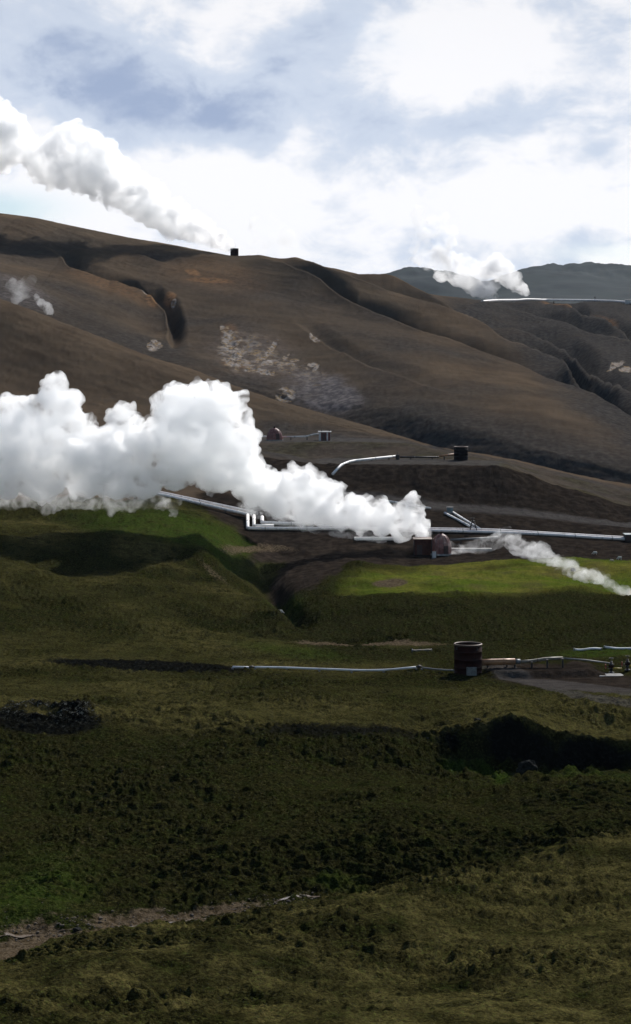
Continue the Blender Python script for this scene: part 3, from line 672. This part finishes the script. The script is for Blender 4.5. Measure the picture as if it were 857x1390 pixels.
# ------------------------------------------------------------------ pipes
def pipeline(name, pts, r, mat, label, cat='pipe', group=None, sup=7., joints=True, lay=True):
    """pts are (bearing, height, distance); height None lays the pipe just above the land"""
    w = []
    for px, py, d in pts:
        p = P(px, CY0 if py is None else py, d)
        g = ground(p.x, p.y)
        if py is None: p.z = g+r+.45
        elif lay: p.z = max(p.z, g+r+.08)
        w.append(p)
    # follow the land between the corners
    q = [w[0]]
    for a, b in zip(w, w[1:]):
        n = max(1, int((b-a).length/8))
        for k in range(1, n+1):
            p = a.lerp(b, k/n); p.z = max(p.z, ground(p.x, p.y)+r+.05); q.append(p)
    t = thing(name, Vector((q[0].x, q[0].y, ground(q[0].x, q[0].y))), label, cat, group)
    MB().tube(q, r, 14).build('casing', MATS[mat], t)
    L = 0; nxt = sup*.5; cnt = 0
    for a, b in zip(q, q[1:]):
        l = (b-a).length
        while sup and nxt < L+l and cnt < 30:
            p = a.lerp(b, (nxt-L)/l); g = ground(p.x, p.y); dr = (b-a).normalized()
            hgt = p.z-r-g
            s_ = MB(); s_.box(Vector((p.x, p.y, (p.z-r+g-.2)/2)), .28, .28, hgt+.2); s_.box(Vector((p.x, p.y, p.z-r-.02)), .5, r*2.2, .08, math.atan2(dr.y, dr.x))
            s_.build('support', MATS['steel'], t)
            if joints and r > .2:
                u = p+dr*1.2; MB().tube([u-dr*.07, u+dr*.07], r*1.10, 14).build('band', MATS['grey_pipe'], t)
            nxt += sup; cnt += 1
        L += l
    return t
TW = 'steam pipelines along the foot of the slope'
pipeline('steam_pipe', [(545,718.5,458),(592,718,458),(668,719.3,458),(857,730.5,460),(1010,740,461)], .34, 'clad_pipe', 'upper of the two long pale steam pipes running right from the tall dome', group=TW, sup=9)
pipeline('steam_pipe', [(545,722.4,456.6),(592,722,456.6),(668,723.3,456.6),(857,734.6,458.6),(1010,744,459.6)], .34, 'clad_pipe', 'lower of the two long pale steam pipes running right from the tall dome', group=TW, sup=9)
pipeline('steam_pipe', [(612,733,447),(640,731.5,448),(676,729.5,449)], .26, 'grey_pipe', 'short dull grey pipe below the long pipes, right of the tall dome', group=TW, sup=5)
pipeline('steam_pipe', [(604,704,474),(628,712.5,465),(645,718,459)], .27, 'white_pipe', 'left of two short white branch pipes slanting down to the long pipeline', group=TW, sup=4)
pipeline('steam_pipe', [(614,704.5,475),(637,713.5,465),(652,718.5,459.5)], .27, 'white_pipe', 'right of two short white branch pipes slanting down to the long pipeline', group=TW, sup=4)
pipeline('steam_pipe', [(515,678,484),(555,685,481),(585,692,478.5)], .24, 'white_pipe', 'thin white pipe poking out above the steam beside the dark road', group=TW, sup=6)
LW = 'pipes emerging under the big steam plume'
pipeline('steam_pipe', [(120,648,480),(227,670.5,479),(311,688.5,474),(350,697,470)], .40, 'clad_pipe', 'upper of two thick pipes slanting down across the bank under the plume', group=LW, sup=8)
pipeline('steam_pipe', [(120,653.5,478),(230,675.5,477),(311,692.5,472),(342,699,469)], .36, 'white_pipe', 'lower of two thick pipes slanting down across the bank under the plume', group=LW, sup=8)
pipeline('steam_pipe', [(336.5,699,469),(336.5,717.8,457.2),(402,718.8,457.4),(550,721,457.6)], .40, 'white_pipe', 'longest white expansion elbow, its foot at the leftmost corner under the plume', group=LW, sup=10)
pipeline('steam_pipe', [(345,700,468.5),(345,715.6,459.4),(372,716.3,459.4)], .40, 'white_pipe', 'middle white expansion elbow between two others under the plume', group=LW, sup=6)
pipeline('steam_pipe', [(356,706,468),(356,712.8,462),(391,714.4,461.5),(480,717,461)], .45, 'white_pipe', 'rightmost white expansion elbow with a stubby upright, under the plume', group=LW, sup=8)
BN = 'pipes on the upper benches'
pipeline('steam_pipe', [(452,652,507),(474,630.5,523),(482,627.5,527),(537,619.5,535)], .36, 'white_pipe', 'white elbow pipe climbing onto the upper bench above the steam', group=BN, sup=6)
pipeline('steam_pipe', [(543,620.5,535),(596,620.5,534)], .24, 'steel', 'dark pipe lying along the upper bench between valve block and brown stub', group=BN, sup=6)
pipeline('steam_pipe', [(596,619,533.5),(617,617,533)], .30, 'tan_pipe', 'short brownish pipe stub entering the black drum on the upper bench', group=BN, sup=3)
pipeline('steam_pipe', [(349,592.5,583),(362,592.5,582)], .22, 'white_pipe', 'short pale pipe left of the low dome on the higher bench', group=BN, sup=0)
pipeline('steam_pipe', [(384,593,581),(416,592.5,580),(424,590,579),(434,588.5,578.5)], .22, 'white_pipe', 'thin white pipe linking the low dome to the panelled hut', group=BN, sup=5)
c = G(540, 535); t = thing('valve_block', c, 'dark valve block at the top end of the white elbow pipe', 'valve')
MB().box(c+Vector((0, 0, .7)), 1.0, .9, 1.4, 0, .06).build('body', MATS['steel'], t)
MB().tube([c+Vector((0, 0, 1.4)), c+Vector((0, 0, 1.9))], .07, 8).build('stem', MATS['steel'], t)
MB().ring(c+Vector((0, 0, 1.9)), .36, .05).build('hand_wheel', MATS['steel'], t)
# plateau pipeline against the far hills
dsk = lambda px: float(np.interp(px, [660, 700, 750, 857], [1275, 1415, 1515, 1555]))
pipeline('steam_pipe', [(655,None,1240),(675,None,dsk(675)-4),(700,None,dsk(700)-4),(740,None,dsk(740)-6),(808,None,1500),(835,None,1450),(862,None,1400),(930,None,1300)], .85, 'clad_pipe', 'pinkish white pipeline along the far plateau edge below the distant hills', sup=45, joints=False)
c = G(854, 1412, 0); t = thing('pipe_cabin', c, 'tiny white cabin beside the plateau pipeline at the right edge', 'cabin')
MB().box(c+Vector((0, 0, 1.6)), 5.5, 3.5, 3.2).build('wall', MATS['hut_white'], t); MB().box(c+Vector((0, 0, 3.3)), 6, 4, .25, 0, 0, R(4)).build('roof', MATS['roof_grey'], t)
for k, px in enumerate((752, 808)):
    c = G(px, dsk(px)-8); tag(MB().tube([c-Vector((0, 0, .3)), c+Vector((0, 0, 4.2))], .28, 8).tube([c+Vector((-.9, 0, 3.7)), c+Vector((.9, 0, 3.7))], .15, 6).build('marker_post', MATS['steel']),
        ['dark post standing over the middle of the plateau pipeline', 'dark post where the plateau pipeline bends towards the right edge'][k], 'post', 'posts along the plateau pipeline')

# valve things on the long pipeline
c = G(642.5, 457.6); t = thing('valve_trestle', c, 'dark A shaped valve trestle straddling the long pale pipes', 'trestle')
for sx in (-1, 1):
    for sy in (-1, 1): MB().tube([c+Vector((sx*1.05, sy*1.1, -.2)), c+Vector((sx*.22, sy*.35, 2.7))], .11, 8).build('leg', MATS['steel'], t)
MB().box(c+Vector((0, 0, 2.7)), .9, 1.1, .18).build('platform', MATS['steel'], t)
MB().box(c+Vector((0, 0, 1.6)), 1.5, .16, .14).build('brace', MATS['steel'], t)
v_ = MB().tube([c+Vector((-.2, -.6, 2.7)), c+Vector((-.2, -.6, 3.5))], .14, 8).build('valve_spindle', MATS['steel'], t)
MB().ring(c+Vector((-.2, -.6, 3.5)), .42, .06).build('hand_wheel', MATS['steel'], v_)
c = G(611, 475, 0); t = thing('valve_box', c, 'small blue grey box at the top of the two slanting branch pipes', 'valve box')
MB().box(c+Vector((0, 0, .9)), 1.5, 1.2, 1.1, 0, .06).build('case', MATS['teal_box'], t); MB().box(c+Vector((0, 0, 1.5)), 1.7, 1.4, .12).build('lid', MATS['roof_grey'], t)
MB().box(c+Vector((0, 0, .15)), 1.1, .9, .5).build('plinth', MATS['concrete'], t)
c = G(853, 458.5, 0); t = thing('valve_house', c, 'dark blue grey valve house over the long pipes at the right edge', 'valve house')
MB().box(c+Vector((0, 0, .8)), 1.8, 2.6, 1.6, R(2)).build('wall', MATS['steel'], t); MB().box(c+Vector((0, 0, 1.68)), 2.1, 2.9, .14, R(2), 0, R(3)).build('roof', MATS['teal_box'], t)
MB().box(c+Vector((-.3, -1.36, .75)), .8, .08, 1.3).build('door', MATS['dark_door'], t)

# the duct from the near tank to its borehole
c = G(655, 276.5); t = thing('flow_pipe', c, 'thick tan duct leaving the rusty tank and thinning towards the borehole at right', 'pipe')
A_ = lambda px, py, d: P(px, py, d)
MB().tube([A_(651,899.5,276), A_(676,898.3,276.6), A_(699,898,277)], .46, 18).build('duct', MATS['tan_pipe'], t)
MB().tube([A_(699,898,277), A_(706,898,277.2)], .36, 14).build('reducer', MATS['grey_pipe'], t)
MB().tube([A_(705,898.5,277.2), A_(722,897.5,277.6), A_(740,894.5,278), A_(764,893.5,278.3)], .25, 14).build('pipe', MATS['dull_pipe'], t)
MB().tube([A_(763.5,893.5,278.3), A_(795,896,278.2), A_(829,900.5,278)], .12, 10).build('pipe', MATS['grey_pipe'], t)
for px, py, r in ((662,899,.46),(688,898.2,.46),(699,898,.46),(722,897.5,.25),(743,894.3,.25),(764,893.5,.2)):
    p = A_(px, py, 277.2); g = ground(p.x, p.y); hh = max(.15, p.z-g)
    MB().box(Vector((p.x, p.y, g+hh/2-.1)), .22, .22, hh+.1).box(Vector((p.x, p.y, g+hh-r*.6)), .3, r*2.3, .1).build('support', MATS['steel'], t)
for px, py, r in ((668,898.7,.46),(684,898.2,.46),(730,896.4,.25)):
    p = A_(px, py, 276.8); MB().tube([p-Vector((.06,0,0)), p+Vector((.06,0,0))], r*1.12, 16).build('band', MATS['rust_rim'], t)
def wellhead(px, d, k, label):
    c = G(px, d, 0); t = thing('wellhead_valve', c, label, 'wellhead', 'borehole valves on the gravel yard')
    MB().lathe(c, [(.45*k, 0), (.45*k, .12*k), (.2*k, .14*k), (.2*k, .55*k), (.36*k, .56*k), (.36*k, .68*k), (.2*k, .7*k), (.2*k, 1.2*k), (.34*k, 1.21*k), (.34*k, 1.32*k), (.18*k, 1.34*k), (.18*k, 1.7*k), (0, 1.7*k)], 16).build('spool', MATS['steel'], t)
    MB().box(c+Vector((0, 0, .95*k)), .7*k, .6*k, .36*k, .2, .04).build('gate_body', MATS['rust'], t)
    s_ = MB().tube([c+Vector((-.3*k, -.1, .95*k)), c+Vector((-.85*k, -.1, .95*k))], .06*k, 8).build('spindle', MATS['steel'], t)
    MB().ring(c+Vector((-.85*k, -.1, .95*k)), .34*k, .045*k, 'X').build('hand_wheel', MATS['red_wheel'], s_)
    MB().tube([c+Vector((.2*k, -.2, .72*k)), c+Vector((1.5*k, -.3, .66*k))], .12*k, 10).build('bleed_pipe', MATS['yellow_paint'], t)
    s_ = MB().tube([c+Vector((0, 0, 1.65*k)), c+Vector((0, 0, 2.15*k))], .05*k, 8).build('spindle', MATS['steel'], t)
    MB().ring(c+Vector((0, 0, 2.15*k)), .28*k, .045*k).build('hand_wheel', MATS['steel'], s_)
    return t
wellhead(830, 277.6, 1.0, 'dark wellhead with a short yellow pipe behind a concrete slab, on the gravel yard')
wellhead(852, 278.5, .95, 'dark wellhead close to the right edge beyond the concrete slab')
tag(MB().box(G(829, 274.6, .02), 3.6, 2.3, .3, R(4), .04).build('concrete_slab', MATS['concrete']), 'pale concrete slab lying in front of the wellhead on the gravel yard', 'slab')
# thin drain pipe over the moor
t = thing('drain_pipe', G(316, 281), 'thin pale pipe lying across the moor left of the rusty tank', 'pipe')
def low(px, d): return G(px, d, .32)
for a, b, mt in ((316, 338.5, 'white_pipe'), (346, 565, 'white_pipe'), (573, 622, 'grey_pipe')):
    f = lambda px: low(px, 281-1.5*(px-316)/250-(max(0, px-573)*.075))
    n = max(2, int((b-a)/14)); zz = [f(a+(b-a)*k/n) for k in range(n+1)]
    for _ in range(2):
        for k in range(1, n): zz[k].z = max((zz[k-1].z+zz[k].z+zz[k+1].z)/3, ground(zz[k].x, zz[k].y)+.16)
    MB().tube(zz, .15 if mt == 'white_pipe' else .12, 10).build('pipe', MATS[mt], t)
    for k in range(0, n+1, 3): MB().box(Vector((zz[k].x, zz[k].y, zz[k].z-.3)), .3, .35, .36).build('support', MATS['concrete'], t)
for px in (342, 569):
    p = low(px, 281-1.5*(px-316)/250); MB().tube([p+Vector((-.42, 0, 0)), p+Vector((.42, 0, 0))], .13, 10).tube([p+Vector((-.22,0,0)), p+Vector((.22,0,0))], .24, 10).build('coupling', MATS['steel'], t)
for px0, px1, d, mt, lb in ((559, 586, 303, 'dull_pipe', 'short pale length of pipe lying on the grass left of the rusty tank'), (779, 817, 302, 'white_pipe', 'pale length of pipe lying on grass above the tan duct, left piece of two'), (820, 905, 304, 'white_pipe', 'pale length of pipe lying on grass by the right edge, right piece of two')):
    q = [G(px0+(px1-px0)*k/5, d+k*.15, .16) for k in range(6)]
    t = thing('loose_pipe', q[0]-Vector((0,0,.16)), lb, 'pipe', 'loose pipe lengths on the grass')
    MB().tube(q, .17, 10).build('pipe', MATS[mt], t)
    for a, b in ((q[0], q[1]), (q[-1], q[-2])):
        u = (b-a).normalized(); MB().tube([a, a+u*.12], .24, 12).build('flange', MATS['grey_pipe'], t)

# ------------------------------------------------------------------ sheep
def sheep_mesh(graze):
    m = MB()
    def ell(c, rx, ry, rz, ry_rot=0.):
        r = bmesh.ops.create_icosphere(m.bm, subdivisions=3, radius=1)
        bmesh.ops.transform(m.bm, matrix=Matrix.Translation(c) @ Matrix.Rotation(ry_rot, 4, 'Y') @ Matrix.Diagonal((rx, ry, rz, 1)), verts=r['verts'])
    ell((0, 0, .62), .50, .27, .29); ell((-.28, 0, .64), .28, .26, .28); ell((.27, 0, .62), .27, .25, .29)
    for x, f in ((-.36, 1), (.32, 0)):
        for y in (-.13, .13):
            m.tube([(x, y, .55), (x+(-.05 if f else .01), y, .30), (x+(.02 if f else 0), y, .02)], .055, 8)
    hz = .30 if graze else .86; hx = .76 if graze else .66
    m.tube([(.36, 0, .68), (.52, 0, (.68+hz)/2+.05), (hx-.06, 0, hz)], .12, 10)
    ell((hx+.03, 0, hz-.02), .17, .085, .095, .8 if graze else .45)
    for y in (-1, 1): ell((hx-.06, y*.12, hz+.04), .03, .09, .035)
    ell((-.52, 0, .60), .06, .05, .13)
    return m
def sheep(px, d, rz, graze, label, mat='wool'):
    m = sheep_mesh(graze); me = bpy.data.meshes.new('sheep'); m.bm.to_mesh(me); m.bm.free(); me.materials.append(MATS[mat])
    o = bpy.data.objects.new('sheep', me); C.objects.link(o); o.location = G(px, d, -.02); o.rotation_euler = (0, 0, rz); o.scale = (.85,)*3
    rm = o.modifiers.new('skin', 'REMESH'); rm.mode = 'VOXEL'; rm.voxel_size = .028; rm.use_smooth_shade = True
    tag(o, label, 'sheep', 'sheep grazing on the moor')
sheep(808, 430, 2.9, True, 'white sheep nearest the long pipes, alone at the edge of the bright grass')
sheep(830.5, 418, .3, True, 'dull cream sheep lowest of the three grazing on the bright grass', 'wool_shy')
sheep(841.5, 424, 3.4, True, 'white sheep rightmost of the three grazing on the bright grass')
sheep(380.5, 351, .2, True, 'small white sheep alone below the dark gully on the left moor')

# ------------------------------------------------------------------ rocks
def boulder(px, d, sx, sy, sz, seed, label, mat='rock', sink=.3, group='lava boulders on the moor'):
    bm = bmesh.new(); bmesh.ops.create_icosphere(bm, subdivisions=4, radius=1)
    rng = random.Random(seed); planes = [(Vector((rng.gauss(0,1), rng.gauss(0,1), rng.gauss(0,1)*.8)).normalized(), rng.uniform(.55, .85)) for _ in range(13)]
    from mathutils import noise as mn
    for v in bm.verts:
        c = v.co.copy()
        for n, h in planes:
            k = c.dot(n)
            if k > h: c -= n*(k-h)*.92
        c *= 1+.10*mn.fractal(v.co*2.0+Vector((seed, 0, 0)), 1, 2, 5)*2.2
        v.co = Vector((c.x*sx, c.y*sy, c.z*sz))
    me = bpy.data.meshes.new('boulder'); bm.to_mesh(me); bm.free(); me.materials.append(MATS[mat])
    o = bpy.data.objects.new('boulder', me); C.objects.link(o); o.location = G(px, d, sz*(.75-2*sink)); o.rotation_euler = (0, 0, rng.uniform(0, 6))
    tag(o, label, 'boulder', group)
boulder(717, 210, 1.35, 1.2, 1.35, 3, 'big angular boulder with pale facets in the black hollow at right', 'rock', .15)
boulder(648, 225, .6, .6, .42, 5, 'round dark boulder on the crest left of the black knoll', 'rock', .15)
boulder(778, 400, .55, .45, .55, 16, 'dark rock standing in the thin steam on the bright grass', 'rock', .2)
boulder(105, 149, .40, .34, .24, 17, 'dark rounded stone in the brown stream bed', 'rock')
# loose stones of the stream bed, too many to count
rng = random.Random(8); st = MB()
for k in range(420):
    px = rng.uniform(-60, 430); py0 = np.interp(px, [-60, 60, 150, 250, 330, 430], [1300, 1262, 1250, 1241, 1227, 1217]); d = np.interp(px, [0, 200, 430], [148.5, 152.5, 159.5])+rng.gauss(0, 1.5)
    r = abs(rng.gauss(0, .045))+.035; g = G(px, d, r*.3)
    q = bmesh.ops.create_icosphere(st.bm, subdivisions=1, radius=1)
    bmesh.ops.transform(st.bm, matrix=Matrix.Translation(g) @ Matrix.Rotation(rng.uniform(0, 6), 4, 'Z') @ Matrix.Diagonal((r*rng.uniform(.8, 1.6), r*rng.uniform(.7, 1.2), r*rng.uniform(.5, .9), 1)), verts=q['verts'])
o = st.build('stones', MATS['stone']); tag(o, 'loose stones strewn along the brown stream bed', 'stones', None, 'stuff')
# the stream itself: a thin run of silty water
m, nt, out = material('silty_water')
b_ = nt.new('ShaderNodeBsdfPrincipled'); nt.l.new(b_.outputs[0], out.inputs[0])
b_.inputs['Roughness'].default_value = .18; b_.inputs['Base Color'].default_value = (.15, .115, .085, 1)
pos_ = nt.new('ShaderNodeNewGeometry').outputs['Position']; bp_ = nt.new('ShaderNodeBump'); bp_.inputs['Strength'].default_value = .5; bp_.inputs['Distance'].default_value = .04
nt.set(bp_.inputs['Height'], nt.noise(pos_, 5, 3)); nt.l.new(bp_.outputs[0], b_.inputs['Normal'])
bm = bmesh.new(); prev = None
for k in range(150):
    px = -60+k*3.4; d = np.interp(px, [-60, 60, 150, 250, 330, 430], [146.3, 148.8, 151.2, 153.6, 156.8, 159.8])+.35*math.sin(px*.05)+.2*math.sin(px*.17)
    wd = .16+.16*math.sin(px*.031+1)+.14*math.sin(px*.083)
    if wd < .06: prev = None; continue
    g = sum(G(px+u_, d+t_*wd).z for t_ in (-1, 0, 1) for u_ in (-9, 0, 9))/9
    a = bm.verts.new(Vector((G(px, d-wd).xy.to_3d()))+Vector((0, 0, g+.03))); b2 = bm.verts.new(Vector((G(px, d+wd).xy.to_3d()))+Vector((0, 0, g+.01)))
    if prev: bm.faces.new((prev[0], a, b2, prev[1])).smooth = True
    prev = (a, b2)
me = bpy.data.meshes.new('stream'); bm.to_mesh(me); bm.free(); me.materials.append(m)
o = bpy.data.objects.new('stream', me); C.objects.link(o); o['kind'] = 'structure'

# ------------------------------------------------------------------ sky
SUN_EL, SUN_AZ = R(37), R(26)
SUN_STRENGTH, SKY_STRENGTH, CLOUD = 5.0, .10, 10.0
w = bpy.data.worlds.new('World'); scene.world = w; w.use_nodes = True
nt = NT(w.node_tree); nt.n.clear()
wo = nt.new('ShaderNodeOutputWorld'); bgn = nt.new('ShaderNodeBackground'); nt.l.new(bgn.outputs[0], wo.inputs[0])
bgn.inputs[1].default_value = SKY_STRENGTH
sky = nt.new('ShaderNodeTexSky', sky_type='NISHITA'); sky.sun_disc = False
sky.sun_elevation = SUN_EL; sky.sun_rotation = SUN_AZ; sky.altitude = 600; sky.dust_density = .6; sky.ozone_density = 1.2
dr = nt.new('ShaderNodeTexCoord').outputs['Generated']
sp = nt.new('ShaderNodeSeparateXYZ'); nt.l.new(dr, sp.inputs[0])
az = nt.m('ARCTAN2', sp.outputs[0], sp.outputs[1]); el = nt.m('ARCSINE', sp.outputs[2])      # bearing and height of the view, radians
def skyblob(px, py, rx, ry, amt, ang=0):
    a0, e0 = math.atan((px-CX)/F), math.atan(-(py-CY0)/F)
    dx = nt.m('SUBTRACT', az, a0); dy = nt.m('SUBTRACT', el, e0); c, s = math.cos(R(ang)), math.sin(R(ang))
    u = nt.m('MULTIPLY', nt.m('ADD', nt.m('MULTIPLY', dx, c), nt.m('MULTIPLY', dy, -s)), F/rx)
    v = nt.m('MULTIPLY', nt.m('ADD', nt.m('MULTIPLY', dx, s), nt.m('MULTIPLY', dy, c)), F/ry)
    r2 = nt.m('ADD', nt.m('MULTIPLY', u, u), nt.m('MULTIPLY', v, v))
    return nt.m('MULTIPLY', nt.m('EXPONENT', nt.m('MULTIPLY', r2, -1)), amt)
cv = nt.new('ShaderNodeCombineXYZ'); nt.set(cv.inputs[0], az); nt.set(cv.inputs[1], nt.m('MULTIPLY', el, 1.6))
big = nt.noise(cv.outputs[0], 9, 7, .55, .25); fine = nt.noise(cv.outputs[0], 26, 7, .6, .3); soft = nt.noise(cv.outputs[0], 5, 3, .5)
grey_amt = nt.m('ADD', nt.m('MULTIPLY', nt.m('SUBTRACT', big, .5), 3.0), nt.m('MULTIPLY', nt.m('SUBTRACT', fine, .5), 2.2))
for a in ((150,130,150,55,.85),(260,170,110,42,.8),(60,60,110,60,.45),(400,110,130,50,.65),(430,40,90,30,.5),(540,175,130,40,.62),(640,165,60,22,.4),(730,165,55,24,.55),(805,205,60,22,.5),(705,4,60,14,.35),
          (800,330,110,22,.45),(560,225,60,12,.3),(330,255,110,60,-.6),(280,20,60,30,-.45),(640,70,150,60,-.6),(600,290,300,40,-.3)):
    grey_amt = nt.m('ADD', grey_amt, skyblob(*a))
cov = nt.m('ADD', nt.ramp(grey_amt, -.35, .95), 0)
white = (1.0, 1.0, 1.03); shade = (.47, .555, .74)
cloud_col = nt.mix(nt.ramp(grey_amt, .45, 1.35), nt.mix(nt.ramp(grey_amt, -.30, .50), white, (.64, .715, .85)), (.37, .455, .64))
# sky out of view dimmed to darken the land, blued to cool the steam
front = nt.ramp(nt.m('ADD', nt.m('MULTIPLY', sp.outputs[1], 1.0), nt.m('MULTIPLY', sp.outputs[2], -.9)), .25, .9, .10, 1.0)
bright_sky = nt.m('MULTIPLY', front, CLOUD)
cc = nt.mix(1.0, cloud_col, (1, 1, 1), 'MULTIPLY')
vm = nt.new('ShaderNodeVectorMath', operation='SCALE'); nt.l.new(cc, vm.inputs[0]); nt.set(vm.inputs[3], bright_sky)
gap = nt.m('ADD', skyblob(5, 285, 75, 22, .8), nt.m('ADD', skyblob(830, 345, 80, 14, .28), nt.m('MULTIPLY', nt.ramp(soft, .55, .75), .25)))
gap = nt.m('ADD', gap, nt.m('MULTIPLY', nt.ramp(front, .2, .6, 1, 0), .9), clamp=True)
skycol = nt.mix(gap, vm.outputs[0], sky.outputs[0])
nt.l.new(skycol, bgn.inputs[0])

sun = bpy.data.lights.new('sun', 'SUN'); so = bpy.data.objects.new('sun', sun); C.objects.link(so)
sun.energy = SUN_STRENGTH; sun.angle = R(.53); sun.color = (1, .965, .92)
sdir = Vector((math.sin(SUN_AZ)*math.cos(SUN_EL), math.cos(SUN_AZ)*math.cos(SUN_EL), math.sin(SUN_EL)))
so.rotation_euler = sdir.to_track_quat('Z', 'Y').to_euler()

# ------------------------------------------------------------------ air
HAZE = 1.1e-5
x0, x1, y0, y1, z0, z1 = float(GX.min())-20, float(GX.max())+20, -60., float(GD.max())+20, float(GZ.min())-1, max(float(GZ.max()), 420.)+10
m, nt, out = material('air')
v_ = nt.new('ShaderNodeVolumePrincipled'); nt.l.new(v_.outputs[0], out.inputs['Volume'])
v_.inputs['Color'].default_value = (.55, .76, 1, 1); v_.inputs['Density'].default_value = HAZE; v_.inputs['Anisotropy'].default_value = .2
m_ = MB(); m_.box(Vector(((x0+x1)/2, (y0+y1)/2, (z0+z1)/2)), x1-x0, y1-y0, z1-z0)
o = m_.build('haze', m); o['kind'] = 'stuff'

# ------------------------------------------------------------------ camera
cam = bpy.data.cameras.new('camera'); co = bpy.data.objects.new('camera', cam); C.objects.link(co)
co.rotation_euler = (R(90), 0, 0)
cam.sensor_fit = 'VERTICAL'; cam.sensor_height = 36; cam.lens = 36*F/1390; cam.shift_y = -(695-CY0)/1390
cam.clip_start = .5; cam.clip_end = 60000
scene.camera = co
scene.view_settings.view_transform = 'Standard'; scene.view_settings.look = 'None'
scene.view_settings.exposure = 0; scene.view_settings.gamma = 1
scene.render.engine = 'CYCLES'
cy = scene.cycles
cy.use_denoising = True
try: cy.denoiser = 'OPENIMAGEDENOISE'
except Exception: pass
cy.max_bounces = 32; cy.diffuse_bounces = 2; cy.volume_bounces = 32; cy.use_adaptive_sampling = True; cy.adaptive_threshold = .02
